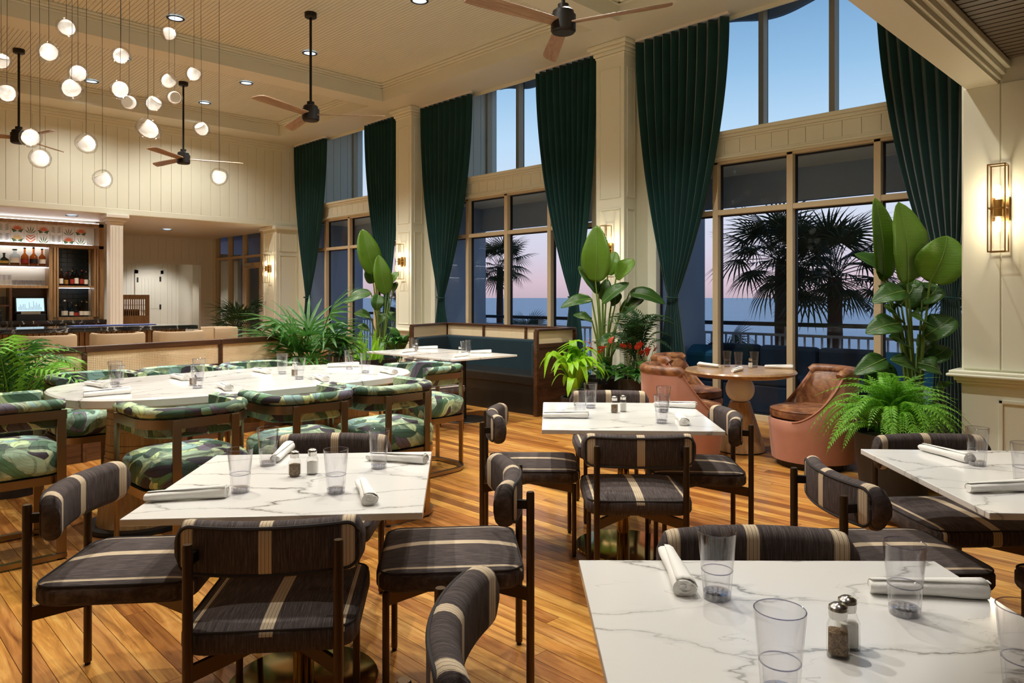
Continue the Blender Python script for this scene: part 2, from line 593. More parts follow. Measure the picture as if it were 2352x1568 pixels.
def leaf_print(name):
    """painterly tropical leaf print: two layers of lens-shaped leaves with ribs and veins"""
    m, n, b = newmat(name)
    t = N(n, 'ShaderNodeTexCoord')
    oi = N(n, 'ShaderNodeObjectInfo')
    va = N(n, 'ShaderNodeVectorMath', operation='ADD')
    L(n, t.outputs['Object'], va.inputs[0])
    L(n, oi.outputs['Random'], va.inputs[1])
    z = N(n, 'ShaderNodeTexNoise', i_Scale=6.0, i_Detail=1.0)
    L(n, va.outputs[0], z.inputs['Vector'])
    sc = N(n, 'ShaderNodeVectorMath', operation='SCALE')
    sc.inputs['Scale'].default_value = 0.10
    L(n, z.outputs[1], sc.inputs[0])
    v2 = N(n, 'ShaderNodeVectorMath', operation='ADD')
    L(n, va.outputs[0], v2.inputs[0])
    L(n, sc.outputs[0], v2.inputs[1])
    def math_(op, a, b_=None, c=None):
        q = N(n, 'ShaderNodeMath', operation=op)
        for i, s in enumerate((a, b_, c)):
            if s is None:
                continue
            if isinstance(s, (int, float)):
                q.inputs[i].default_value = s
            else:
                L(n, s, q.inputs[i])
        return q.outputs[0]
    wash = N(n, 'ShaderNodeTexNoise', i_Scale=9.0, i_Detail=4.0, i_Roughness=0.6)
    L(n, v2.outputs[0], wash.inputs['Vector'])
    bgr = ramp(n, [(0.33, rgb(60, 76, 68)), (0.48, rgb(128, 150, 122)), (0.6, rgb(196, 212, 172)), (0.75, rgb(104, 100, 116))])
    L(n, wash.outputs[0], bgr.inputs[0])
    cur = bgr.outputs[0]
    flatv = N(n, 'ShaderNodeVectorMath', operation='DOT_PRODUCT')
    flatv.inputs[1].default_value = (1.0, 0.15, 0.55)
    L(n, v2.outputs[0], flatv.inputs[0])
    flatw = N(n, 'ShaderNodeVectorMath', operation='DOT_PRODUCT')
    flatw.inputs[1].default_value = (-0.15, 1.0, 0.85)
    L(n, v2.outputs[0], flatw.inputs[0])
    uv = N(n, 'ShaderNodeCombineXYZ')
    L(n, flatv.outputs['Value'], uv.inputs[0])
    L(n, flatw.outputs['Value'], uv.inputs[1])
    for (freq, seed, pal) in ((5.0, 0.0, (rgb(138, 170, 152), rgb(172, 192, 140), rgb(98, 90, 108), rgb(108, 144, 120), rgb(190, 208, 180))), (6.0, 3.3, (rgb(62, 52, 66), rgb(70, 102, 82), rgb(160, 186, 158), rgb(92, 88, 104), rgb(88, 126, 90))), (7.0, 7.1, (rgb(50, 44, 56), rgb(62, 94, 76), rgb(126, 158, 156), rgb(176, 196, 150), rgb(48, 68, 58)))):
        sf = N(n, 'ShaderNodeVectorMath', operation='MULTIPLY_ADD')
        sf.inputs[1].default_value = (freq, freq, 0)
        sf.inputs[2].default_value = (seed, seed * 1.7, 0)
        L(n, uv.outputs[0], sf.inputs[0])
        vo = N(n, 'ShaderNodeTexVoronoi', feature='F1', voronoi_dimensions='2D', i_Scale=1.0)
        L(n, sf.outputs[0], vo.inputs['Vector'])
        d = N(n, 'ShaderNodeVectorMath', operation='SUBTRACT')
        L(n, sf.outputs[0], d.inputs[0])
        L(n, vo.outputs['Position'], d.inputs[1])
        s0 = N(n, 'ShaderNodeSeparateColor')
        L(n, vo.outputs['Color'], s0.inputs[0])
        th = math_('MULTIPLY', s0.outputs[0], 6.283)
        rot = N(n, 'ShaderNodeVectorRotate', rotation_type='Z_AXIS')
        L(n, d.outputs[0], rot.inputs['Vector'])
        L(n, th, rot.inputs['Angle'])
        sd = N(n, 'ShaderNodeSeparateXYZ')
        L(n, rot.outputs[0], sd.inputs[0])
        x = sd.outputs[0]
        y = math_('ABSOLUTE', math_('ADD', sd.outputs[1], math_('MULTIPLY', math_('MULTIPLY', x, x), 0.35)))
        lens = math_('MULTIPLY_ADD', math_('MULTIPLY', x, x), -0.42, 0.25)
        mask = math_('LESS_THAN', y, lens)
        sp = N(n, 'ShaderNodeSeparateColor')
        L(n, vo.outputs['Color'], sp.inputs[0])
        k = len(pal)
        pr = ramp(n, [(i / k, c) for i, c in enumerate(pal)], 'CONSTANT')
        L(n, sp.outputs[1], pr.inputs[0])
        # veins and rib
        vv = math_('FRACT', math_('MULTIPLY', math_('ADD', x, math_('MULTIPLY', y, 0.9)), 9.0))
        vein = math_('LESS_THAN', vv, 0.12)
        rib = math_('LESS_THAN', y, 0.022)
        edge = math_('GREATER_THAN', y, math_('SUBTRACT', lens, 0.025))
        dark = math_('MAXIMUM', rib, edge)
        shade = math_('MULTIPLY_ADD', math_('MULTIPLY', x, 1.0), 0.35, 0.95)
        shade = math_('MULTIPLY', shade, math_('MULTIPLY_ADD', vein, -0.28, 1.0))
        shade = math_('MULTIPLY', shade, math_('MULTIPLY_ADD', dark, -0.34, 1.0))
        shade = math_('MULTIPLY', shade, math_('MULTIPLY_ADD', wash.outputs[0], 0.9, 0.72))
        ml = N(n, 'ShaderNodeMix', data_type='RGBA', blend_type='MULTIPLY')
        ml.inputs[0].default_value = 1.0
        L(n, pr.outputs[0], ml.inputs[6])
        L(n, shade, ml.inputs[7])
        mx = N(n, 'ShaderNodeMix', data_type='RGBA')
        L(n, mask, mx.inputs[0])
        L(n, cur, mx.inputs[6])
        L(n, ml.outputs[2], mx.inputs[7])
        cur = mx.outputs[2]
    L(n, cur, b.inputs['Base Color'])
    b.inputs['Roughness'].default_value = 0.7
    return m
def cane(name):
    """woven cane webbing with small open holes (x / z of the object)"""
    m, n, b = newmat(name)
    t = N(n, 'ShaderNodeTexCoord')
    s = N(n, 'ShaderNodeSeparateXYZ')
    L(n, t.outputs['Object'], s.inputs[0])
    def wave(sock):
        k = N(n, 'ShaderNodeMath', operation='MULTIPLY')
        k.inputs[1].default_value = 2 * pi / 0.0155
        L(n, sock, k.inputs[0])
        q = N(n, 'ShaderNodeMath', operation='SINE')
        L(n, k.outputs[0], q.inputs[0])
        return q
    a, c = wave(s.outputs[0]), wave(s.outputs[2])
    mn = N(n, 'ShaderNodeMath', operation='MINIMUM')
    L(n, a.outputs[0], mn.inputs[0])
    L(n, c.outputs[0], mn.inputs[1])
    gt = N(n, 'ShaderNodeMath', operation='GREATER_THAN')
    gt.inputs[1].default_value = 0.30
    L(n, mn.outputs[0], gt.inputs[0])
    tr = N(n, 'ShaderNodeBsdfTransparent')
    ms = N(n, 'ShaderNodeMixShader')
    out = n.nodes.get('Material Output')
    L(n, gt.outputs[0], ms.inputs[0])
    L(n, b.outputs[0], ms.inputs[1])
    L(n, tr.outputs[0], ms.inputs[2])
    L(n, ms.outputs[0], out.inputs[0])
    b.inputs['Base Color'].default_value = rgb(240, 220, 182)
    b.inputs['Roughness'].default_value = 0.5
    return m
def mottled(name, cols, scale=6.0, rough=0.5, sheen=0.0, bump=0.1, dist=1.5):
    m, n, b = newmat(name)
    t = N(n, 'ShaderNodeTexCoord')
    z = N(n, 'ShaderNodeTexNoise', i_Scale=scale, i_Detail=6.0, i_Roughness=0.65, i_Distortion=dist)
    L(n, t.outputs['Object'], z.inputs['Vector'])
    k = len(cols)
    r = ramp(n, [(0.3 + 0.4 * i / (k - 1), c) for i, c in enumerate(cols)])
    L(n, z.outputs[0], r.inputs[0])
    L(n, r.outputs[0], b.inputs['Base Color'])
    b.inputs['Roughness'].default_value = rough
    if sheen:
        b.inputs['Sheen Weight'].default_value = sheen
    bp = N(n, 'ShaderNodeBump', i_Strength=bump, i_Distance=0.01)
    L(n, z.outputs[0], bp.inputs['Height'])
    L(n, bp.outputs[0], b.inputs['Normal'])
    return m
def leafmat(name, col, trans):
    """glossy banana-like leaf with fine cross veins"""
    m = plain(name, col, 0.36, noise=0.2, nscale=3.0, trans=trans)
    n = m.node_tree
    b = n.nodes.get('Principled BSDF')
    mx = [x for x in n.nodes if x.type == 'MIX'][0]
    t = N(n, 'ShaderNodeTexCoord')
    w = N(n, 'ShaderNodeTexWave', bands_direction='Z', i_Scale=26.0, i_Distortion=1.5, i_Detail=2.0)
    w.inputs['Detail Scale'].default_value = 0.6
    L(n, t.outputs['Object'], w.inputs['Vector'])
    r = ramp(n, [(0.0, G(0.72)), (0.5, G(1.0)), (1.0, G(1.06))])
    L(n, w.outputs[1], r.inputs[0])
    mm = N(n, 'ShaderNodeMix', data_type='RGBA', blend_type='MULTIPLY')
    mm.inputs[0].default_value = 1.0
    L(n, mx.outputs[2], mm.inputs[6])
    L(n, r.outputs[0], mm.inputs[7])
    L(n, mm.outputs[2], b.inputs['Base Color'])
    bp = N(n, 'ShaderNodeBump', i_Strength=0.25, i_Distance=0.004)
    L(n, w.outputs[1], bp.inputs['Height'])
    L(n, bp.outputs[0], b.inputs['Normal'])
    return m
MT = dict(
    paint=plain('cream_paint', (0.79, 0.795, 0.655, 1), 0.45, noise=0.03, nscale=1.5),
    ceil=plain('ceiling_paint', (0.72, 0.735, 0.63, 1), 0.55, noise=0.03, nscale=2.0),
    trimw=plain('white_trim_paint', (0.78, 0.74, 0.66, 1), 0.4),
    darkceil=plain('dark_ceiling_slats', rgb(96, 84, 70), 0.4, noise=0.15, nscale=3),
    floor=wood('pine_floor_boards', rgb(112, 68, 32), rgb(194, 138, 72), rgb(228, 186, 114), axis=1, rough=0.28, coat=0.45),
    floorgap=plain('floor_joint', rgb(40, 20, 8), 0.8),
    marble=marble('white_veined_marble', (0.80, 0.79, 0.77, 1), (0.16, 0.15, 0.14, 1), (0.60, 0.59, 0.565, 1)),
    bmarble=marble('black_veined_marble', (0.012, 0.012, 0.013, 1), (0.6, 0.58, 0.55, 1), (0.05, 0.05, 0.05, 1), scale=2.6, rough=0.08, wide=0.02),
    seatcloth=striped('striped_seat_cloth', (0.0, -0.212, 0.212), {0.0: 0.019, -0.212: 0.006, 0.212: 0.006}),
    padcloth=striped('striped_back_cloth', (0.0, -0.226, 0.226), 0.018, True),
    pipe=plain('cream_piping', rgb(202, 184, 156), 0.8),
    dpipe=plain('dark_seam_piping', rgb(44, 38, 38), 0.85),
    bronze=plain('dark_bronze_metal', rgb(88, 70, 52), 0.40, metal=0.9, noise=0.12, nscale=4),
    brass=plain('satin_brass', rgb(158, 138, 114), 0.30, metal=1.0, noise=0.08, nscale=5),
    gold=plain('aged_brass', rgb(186, 148, 88), 0.3, metal=1.0),
    pol=plain('polished_brass_base', rgb(180, 150, 96), 0.08, metal=1.0),
    steel=plain('polished_steel', rgb(200, 198, 194), 0.18, metal=1.0),
    black=plain('black_metal', rgb(26, 23, 21), 0.45, metal=0.3),
    rubber=plain('black_rubber', rgb(14, 14, 14), 0.7),
    leaf=leaf_print('leaf_print_cloth'),
    cane=cane('woven_cane'),
    walnut=wood('walnut', rgb(44, 26, 14), rgb(72, 44, 26), rgb(98, 64, 40), axis=0, rough=0.35, coat=0.2, vary=False),
    oak=wood('oak', rgb(150, 114, 72), rgb(188, 150, 104), rgb(210, 176, 130), axis=2, rough=0.4, coat=0.15, vary=False),
    oakx=wood('oak_top', rgb(132, 98, 60), rgb(168, 132, 90), rgb(190, 156, 114), axis=0, rough=0.3, coat=0.3, scale=0.7, vary=False),
    cab=wood('bar_cabinet_oak', rgb(112, 82, 50), rgb(146, 112, 74), rgb(168, 136, 96), axis=2, rough=0.45, coat=0.1, vary=False),
    blade=wood('fan_blade_wood', rgb(116, 92, 72), rgb(154, 126, 102), rgb(180, 152, 128), axis=0, rough=0.5, coat=0.0, scale=1.6, vary=False),
    velvet=plain('green_velvet', rgb(17, 58, 57), 0.75, spec=0.25, noise=0.25, nscale=3.0, sheen=0.35),
    navy=plain('teal_velvet', rgb(12, 40, 50), 0.7, spec=0.2, noise=0.2, nscale=5, sheen=0.2),
    leather=plain('black_leather', rgb(20, 22, 22), 0.33, bump=0.1, bscale=120),
    pink=plain('blush_velvet', rgb(178, 124, 104), 0.65, noise=0.2, nscale=5.0, sheen=0.25, spec=0.25),
    brown=mottled('mottled_brown_leather', [rgb(70, 40, 24), rgb(112, 70, 46), rgb(150, 102, 66), rgb(190, 148, 110)], 5.0, 0.42),
    tan=plain('tan_leather', rgb(164, 138, 106), 0.5, noise=0.08),
    napkin=plain('white_linen', (0.90, 0.885, 0.85, 1), 0.85, bump=0.15, bscale=220),
    glass=thin_glass('clear_tumbler', (0.975, 0.975, 0.985, 1), 1.5, p=2.2, top=0.6),
    ledge=thin_glass('tumbler_ledge', (0.62, 0.62, 0.74, 1), 1.5, boost=0.15),
    gbase=thin_glass('tumbler_base', (0.93, 0.93, 0.97, 1), 1.6, boost=0.16),
    pane=thin_glass('window_pane', (0.92, 0.95, 0.97, 1), 1.22, top=0.5),
    shaker=thin_glass('shaker_glass', (0.97, 0.97, 0.96, 1), 1.5),
    salt=plain('salt', (0.85, 0.84, 0.82, 1), 0.9),
    pepper=mottled('ground_pepper', [rgb(60, 46, 34), rgb(120, 98, 74), rgb(170, 146, 116)], 260.0, 0.9, dist=0.0),
    frame=plain('bronze_tan_window_frame', rgb(206, 188, 154), 0.5),
    gasket=plain('dark_window_gasket', rgb(20, 20, 22), 0.6),
    stucco=plain('exterior_stucco', rgb(160, 178, 202), 0.9, bump=0.3, bscale=50),
    deck=plain('exterior_deck', rgb(110, 120, 130), 0.8),
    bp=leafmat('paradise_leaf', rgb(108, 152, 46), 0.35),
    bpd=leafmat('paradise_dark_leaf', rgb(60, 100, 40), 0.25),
    stem=plain('plant_stem', rgb(110, 138, 62), 0.5),
    fern=plain('fern_leaf', rgb(122, 184, 60), 0.5, noise=0.3, nscale=5.0, trans=0.35),
    palm=plain('palm_leaf', rgb(58, 108, 40), 0.45, noise=0.3, nscale=4.0, trans=0.3),
    dpalm=plain('dark_palm_leaf', rgb(38, 72, 34), 0.45, noise=0.3, nscale=4.0, trans=0.25),
    lime=plain('lime_leaf', rgb(142, 196, 40), 0.4, noise=0.2, nscale=4.0, trans=0.4),
    red=plain('red_flower', rgb(216, 70, 50), 0.35, trans=0.2),
    pot=plain('dark_planter', rgb(36, 32, 30), 0.6, bump=0.1, bscale=30),
    soil=plain('planter_moss', rgb(60, 46, 34), 0.95, bump=0.6, bscale=80),
    bark=plain('palm_bark', rgb(70, 56, 46), 0.9, bump=0.8, bscale=30),
    xpalm=plain('palmetto_leaf', rgb(52, 70, 44), 0.55, noise=0.3, nscale=2.0, trans=0.25),
    sea=plain('sea_water', rgb(156, 194, 216), 0.35, noise=0.15, nscale=0.02, bump=0.15, bscale=0.3),
    sand=plain('beach', rgb(150, 140, 130), 0.9),
    rail=plain('painted_railing', rgb(190, 200, 212), 0.6),
    darkrail=plain('dark_handrail', rgb(40, 48, 58), 0.5),
    sofa=plain('outdoor_navy_cushion', rgb(18, 40, 62), 0.85),
    teal=plain('outdoor_teal_cushion', rgb(24, 92, 130), 0.85),
    whitew=plain('back_room_paint', (0.80, 0.78, 0.70, 1), 0.5),
    shelfw=plain('lit_shelf_panel', (0.82, 0.78, 0.66, 1), 0.5),
    tile=plain('black_glazed_tile', rgb(20, 28, 34), 0.08),
    grout=plain('tile_grout', rgb(60, 62, 64), 0.8),
    till=plain('till_casing', rgb(18, 18, 20), 0.4),
    blue=plain('blue_enamel', rgb(40, 60, 120), 0.5),
    cream_ball=plain('white_glazed_ball', (0.92, 0.93, 0.95, 1), 0.35),
    bulb=emit('lit_bulb', (1.0, 0.86, 0.64, 1), 14.0),
    pend=cloudy('pendant_glow', (1.0, 0.90, 0.76, 1), 0.3, 1.15),
    dlite=emit('downlight_lens', (0.72, 0.86, 1.0, 1), 1.6),
    strip=emit('shelf_light_strip', (0.95, 0.95, 1.0, 1), 9.0),
    amber=thin_glass('amber_spirit', (0.75, 0.36, 0.10, 1), 1.4),
    clearb=thin_glass('clear_bottle', (0.82, 0.88, 0.90, 1), 1.5),
    blueb=thin_glass('blue_bottle', (0.35, 0.65, 0.85, 1), 1.5),
    greenb=thin_glass('green_bottle', (0.10, 0.18, 0.10, 1), 1.5),
    label=plain('paper_label', rgb(226, 216, 196), 0.7),
    redlab=plain('red_label', rgb(150, 40, 30), 0.6),
    cork=plain('dark_stopper', rgb(30, 22, 18), 0.5),
    gcap=plain('gold_cap', rgb(200, 160, 80), 0.35, metal=0.8),
)
PX = lambda *a: None
# ================================================================== THE SETTING
ZS, ZT = 4.75, 5.02            # soffit and tray heights
BAYS = (3.54, 8.10, 12.66)     # bay centres along the window wall
HW = 1.75                      # half opening
XW, XG = 7.82, 7.90            # wall face, glass plane
YB = 14.72                     # bar wall face
# ---- floor: boards run along y
floor = struct(MB().box(-3.2, 7.95, -4.0, 24.0, -0.08, -0.012).build('floor', MT['floorgap']), 'amber pine floor of narrow boards', 'floor')
random.seed(3)
PW, PL = 0.086, 2.2
board = MB().box(-PW / 2 + 0.0012, PW / 2 - 0.0012, -PL / 2 + 0.001, PL / 2 - 0.001, -0.02, 0.0).mesh('floor_board', MT['floor'])
seat_list = []
x = -3.2 + PW / 2
while x < 7.9:
    y = -4.0 + random.uniform(0.0, PL)
    while y < 15.0:
        seat_list.append((x, y))
        y += PL
    x += PW
def vis(p):
    X, Y = p
    t = X * 0.702 + Y * 0.712
    s = X * 0.712 - Y * 0.702
    return t > 0.6 and abs(s / t) < 0.80
inv = [p for p in seat_list if vis(p)]
inv.sort(key=lambda p: abs(p[0] * 0.702 + p[1] * 0.712 - 4.3) + 0.25 * abs(p[0] * 0.712 - p[1] * 0.702))
near = set(inv[:300])
rest = MB()
for p in seat_list:
    if p in near:
        o = link('floor_board', board, floor)
        o.location = (p[0], p[1], 0)
    else:
        rest.box(p[0] - PW / 2 + 0.0012, p[0] + PW / 2 - 0.0012, p[1] - PL / 2 + 0.001, p[1] + PL / 2 - 0.001, -0.02, 0.0)
for k in range(int((7.9 + 3.2) / PW)):
    xx = -3.2 + PW * (k + 0.5)
    for y0 in range(5):
        rest.box(xx - PW / 2 + 0.0012, xx + PW / 2 - 0.0012, 14.9 + y0 * 2, 16.9 + y0 * 2 - 0.002, -0.02, -0.001)
rest.build('floor_boards', MT['floor'], floor, stuff=True)
# ---- window wall: piers, ledges, deep clerestory wells
ww = MB()
ext = MB()
edges = [1.45] + [e for c in BAYS for e in (c - HW, c + HW)] + [15.45]
for i in range(0, len(edges), 2):
    ww.box(XW, 7.96, edges[i], edges[i + 1], 0, 5.7)
    ww.box(7.96, 9.30, edges[i], edges[i + 1], 3.20, 5.7)
    ext.box(7.96, 9.02, edges[i], edges[i + 1], -0.6, 3.20)
for c in BAYS:
    ww.box(XW, 9.30, c - HW, c + HW, 3.05, 3.375)
    ww.box(XW, 9.40, c - HW, c + HW, 5.60, 5.70)
    ext.box(8.90, 9.02, c - HW, c + HW, 2.64, 3.05)
ww.box(XW - 0.02, XW, 1.45, 15.3, ZS - 0.05, ZS)
# wall continuing past the bar wall (fourth glazed bay)
ww.box(XW, 7.96, 15.45, 16.55, 0, 3.1)
ww.box(XW, 7.96, 19.27, 20.0, 0, 3.1)
ww.box(XW, 7.96, 16.55, 19.27, 3.04, 3.1)
wall_w = struct(ww.build('wall_window', MT['paint']), 'cream window wall with tall bays', 'wall')
ext_o = ext.build('exterior_pier', MT['stucco'], wall_w)
# shiplap side reveals in the clerestory
for c in BAYS[1:]:
    for k in range(6):
        MB().box(7.99 + k * 0.18, 7.99 + k * 0.18 + 0.172, c + HW - 0.012, c + HW + 0.003, 3.40, 5.58).build('reveal_board', MT['paint'], wall_w, bevel=0.003)
# spandrel boards and mouldings under the clerestory
for c in BAYS:
    n = 18
    w = 2 * HW / n
    for k in range(n):
        y0 = c - HW + k * w
        MB().box(XW - 0.012, XW + 0.004, y0 + 0.002, y0 + w - 0.002, 3.12, 3.29).build('spandrel_board', MT['paint'], wall_w, bevel=0.003)
    mo = MB()
    for (z0, z1, px) in ((3.29, 3.315, 0.025), (3.315, 3.35, 0.045), (3.35, 3.39, 0.075), (3.095, 3.12, 0.024), (3.07, 3.095, 0.035)):
        mo.box(XW - px, XW + 0.01, c - HW, c + HW, z0, z1)
    mo.build('ledge_moulding', MT['paint'], wall_w, bevel=0.006)
# ---- windows: frames and panes
def window(k, ys, y0, y1, z0=0.06, z1=3.05, zt=(2.41, 2.47), label=''):
    wn = struct(thing('window_%d' % k, label, 'window'))
    for y in ys:
        MB().box(XG - 0.06, XG + 0.06, y - 0.035, y + 0.035, z0, z1).build('mullion', MT['frame'], wn, bevel=0.004)
    MB().box(XG - 0.06, XG + 0.06, y0, y1, 0.0, z0).build('bottom_rail', MT['frame'], wn)
    MB().box(XG - 0.06, XG + 0.06, y0, y1, z1 - 0.03, z1).build('top_rail', MT['frame'], wn)
    cuts = [y0] + list(ys) + [y1]
    for a, b in zip(cuts[:-1], cuts[1:]):
        a2 = a + (0.035 if a != y0 else 0.0)
        b2 = b - (0.035 if b != y1 else 0.0)
        MB().box(XG - 0.055, XG + 0.055, a2, b2, zt[0], zt[1]).build('transom_bar', MT['frame'], wn, bevel=0.004)
        for (p, q) in ((z0, zt[0]), (zt[1], z1 - 0.03)):
            g = MB()
            g.box(XG + 0.01, XG + 0.05, a2, a2 + 0.014, p, q).box(XG + 0.01, XG + 0.05, b2 - 0.014, b2, p, q)
            g.box(XG + 0.01, XG + 0.05, a2, b2, q - 0.016, q).box(XG + 0.01, XG + 0.05, a2, b2, p, p + 0.010)
            g.build('gasket', MT['gasket'], wn)
            MB().box(XG + 0.022, XG + 0.028, a2 + 0.01, b2 - 0.01, p, q).build('pane', MT['pane'], wn)
    return wn
WL = ('tall gridded window behind the round oak table', 'tall gridded window behind the cane-backed booth', 'tall gridded window beside the far corner pilaster')
for i, c in enumerate(BAYS):
    wn = window(i + 1, (c - 0.92, c, c + 0.92), c - HW, c + HW, label=WL[i])
    for y in (c - 0.92, c, c + 0.92):
        MB().box(9.02, 9.14, y - 0.035, y + 0.035, 3.39, 5.6).build('upper_mullion', MT['frame'], wn)
        MB().box(9.14, 9.17, y - 0.03, y + 0.03, 3.39, 5.6).build('upper_gasket', MT['gasket'], wn)
    MB().box(9.02, 9.14, c - HW, c - HW + 0.05, 3.39, 5.6).box(9.02, 9.14, c + HW - 0.05, c + HW, 3.39, 5.6).build('upper_jamb', MT['frame'], wn)
    ys = (c - HW, c - 0.92, c, c + 0.92, c + HW)
    for a, b in zip(ys[:-1], ys[1:]):
        MB().box(9.08, 9.085, a + 0.036, b - 0.036, 3.39, 5.6).build('upper_pane', MT['pane'], wn)
    # scalloped valance outside the clerestory
    pts = [(c - HW + 2 * HW * t / 40.0, 5.28 + 0.07 * cos(2 * pi * t / 20.0)) for t in range(41)]
    v = MB()
    n = len(pts)
    for X in (9.32, 9.40):
        v.v += [(X, p[0], p[1]) for p in pts] + [(X, p[0], 5.7) for p in pts]
    for q in range(n - 1):
        v.f += [(q, q + 1, n + q + 1, n + q), (2 * n + q, 3 * n + q, 3 * n + q + 1, 2 * n + q + 1), (q, 2 * n + q, 2 * n + q + 1, q + 1)]
    v.build('exterior_valance', MT['stucco'], wn)
# fourth window, with the glazed door
w4 = struct(thing('window_4', 'dark gridded window with a glazed door behind the bar', 'window'))
for y in (19.25, 18.42, 17.56, 16.57):
    MB().box(XG - 0.06, XG + 0.06, y - 0.035, y + 0.035, 0.0, 3.05).build('mullion', MT['frame'], w4)
for a, b in ((19.25, 18.42), (18.42, 17.56), (17.56, 16.57)):
    MB().box(XG - 0.055, XG + 0.055, b, a, 2.41, 2.47).build('transom_bar', MT['frame'], w4)
    MB().box(XG + 0.02, XG + 0.03, b, a, 2.47, 3.04).build('pane', MT['pane'], w4)
    if a > 17.6:
        MB().box(XG + 0.02, XG + 0.03, b, a, 0.05, 2.41).build('pane', MT['pane'], w4)
d4 = struct(thing('door_1', 'glazed exit door with overhead closer', 'door'))
MB().box(XG - 0.05, XG + 0.05, 16.6, 17.53, 2.14, 2.28).box(XG - 0.05, XG + 0.05, 17.40, 17.53, 0, 2.14).box(XG - 0.05, XG + 0.05, 16.6, 16.7, 0, 2.14).box(XG - 0.05, XG + 0.05, 16.7, 17.4, 0, 0.25).build('door_frame', MT['frame'], d4, bevel=0.004)
MB().box(XG + 0.0, XG + 0.01, 16.7, 17.4, 0.25, 2.14).build('pane', MT['pane'], d4)
cl = MB().box(XG - 0.13, XG - 0.05, 16.98, 17.38, 2.19, 2.26).build('closer_body', MT['steel'], d4)
MB().bar((XG - 0.12, 17.3, 2.17), (XG - 0.10, 16.75, 2.13), 0.02, 0.02).build('closer_arm', MT['steel'], cl)
MB().box(XG + 0.02, XG + 0.03, 16.6, 17.53, 2.28, 2.41).build('top_pane', MT['pane'], d4)
# ---- pillars between the bays
def pillar(yc, lab, k):
    p = struct(thing('trim_%d' % k, lab, 'pillar'))
    MB().box(7.54, XW, yc - 0.23, yc + 0.23, 0, ZS - 0.16).build('shaft', MT['paint'], p, bevel=0.004)
    for (z0, z1) in ((2.72, 4.42), (0.95, 2.58), (0.20, 0.78)):
        fr = MB()
        for (a, b, c_, d_) in ((-0.17, 0.17, z1 - 0.014, z1), (-0.17, 0.17, z0, z0 + 0.014), (-0.17, -0.156, z0, z1), (0.156, 0.17, z0, z1)):
            fr.box(7.530, 7.545, yc + a, yc + b, c_, d_)
        for (a, b, c_, d_) in ((7.60, 7.77, z1 - 0.014, z1), (7.60, 7.77, z0, z0 + 0.014), (7.60, 7.614, z0, z1), (7.756, 7.77, z0, z1)):
            fr.box(a, b, yc - 0.240, yc - 0.225, c_, d_)
        fr.build('panel_moulding', MT['paint'], p, bevel=0.004)
    cap = MB()
    for (z0, z1, e) in ((ZS - 0.17, ZS - 0.14, 0.012), (ZS - 0.14, ZS - 0.09, 0.03), (ZS - 0.09, ZS - 0.05, 0.06), (ZS - 0.05, ZS - 0.001, 0.09)):
        cap.box(7.54 - e, XW, yc - 0.23 - e, yc + 0.23 + e, z0, z1)
    cap.build('capital', MT['paint'], p, bevel=0.012)
    ch = MB()
    for (z0, z1, e) in ((0.80, 0.83, 0.02), (0.83, 0.86, 0.045), (0, 0.14, 0.02)):
        ch.box(7.54 - e, XW, yc - 0.23 - e, yc + 0.23 + e, z0, z1)
    ch.build('chair_rail', MT['paint'], p, bevel=0.006)
    return p
pillar(5.82, 'cream panelled pillar behind the centre bird of paradise', 1)
pillar(10.38, 'cream panelled pillar behind the left bird of paradise', 2)
pc = struct(thing('trim_3', 'cream corner pilaster at the end of the bar wall', 'pillar'))
MB().box(7.28, XW + 0.02, 14.66, 15.30, 0, 2.97).build('shaft', MT['paint'], pc, bevel=0.004)
fr = MB()
for (z0, z1) in ((0.95, 2.34), (2.42, 2.84)):
    for (a, b, c_, d_) in ((14.72, 15.22, z1 - 0.014, z1), (14.72, 15.22, z0, z0 + 0.014), (14.72, 14.735, z0, z1), (15.205, 15.22, z0, z1)):
        fr.box(7.268, 7.285, a, b, c_, d_)
    for (a, b, c_, d_) in ((7.36, 7.76, z1 - 0.014, z1), (7.36, 7.76, z0, z0 + 0.014), (7.36, 7.375, z0, z1), (7.745, 7.76, z0, z1)):
        fr.box(a, b, 14.648, 14.665, c_, d_)
fr.build('panel_moulding', MT['paint'], pc, bevel=0.004)
MB().box(7.24, XW, 14.62, 15.34, 0.80, 0.86).box(7.22, XW, 14.60, 15.36, 2.90, 2.97).build('chair_rail', MT['paint'], pc, bevel=0.01)
# ---- ceiling: soffits, beams, trays
TR = ((1.75, 5.27), (5.68, 10.24), (10.65, 13.96))
XE, XL = 7.0, -3.2
ce = MB()
ce.box(XE, XW + 0.005, 1.42, YB, ZS, 5.75)
prev = 1.42
for (a, b) in TR:
    ce.box(XL, XE, prev, a, ZS, 5.75)
    ce.box(XL, XE, a, b, ZT + 0.012, 5.75)
    prev = b
ce.box(XL, XE, prev, YB, ZS, 5.75)
ceiling = struct(ce.build('ceiling', MT['ceil']), 'cream beadboard tray ceiling', 'ceiling')
st = MB()
for (a, b) in TR:
    x = XL
    while x < XE - 0.05:
        st.box(x + 0.003, x + 0.049, a, b, ZT, ZT + 0.013)
        x += 0.052
st.build('bead_boards', MT['ceil'], ceiling, stuff=True)
def crown(mb, x0, x1, y0, y1, z0, z1, dx, dy):
    """little stepped crown; dx,dy point into the tray"""
    for k in range(3):
        t0, t1 = k / 3.0, (k + 1) / 3.0
        e = 0.025 + 0.035 * k
        mb.box(x0 - (e if dx < 0 else 0), x1 + (e if dx > 0 else 0), y0 - (e if dy < 0 else 0), y1 + (e if dy > 0 else 0), z0 + (z1 - z0) * t0, z0 + (z1 - z0) * t1)
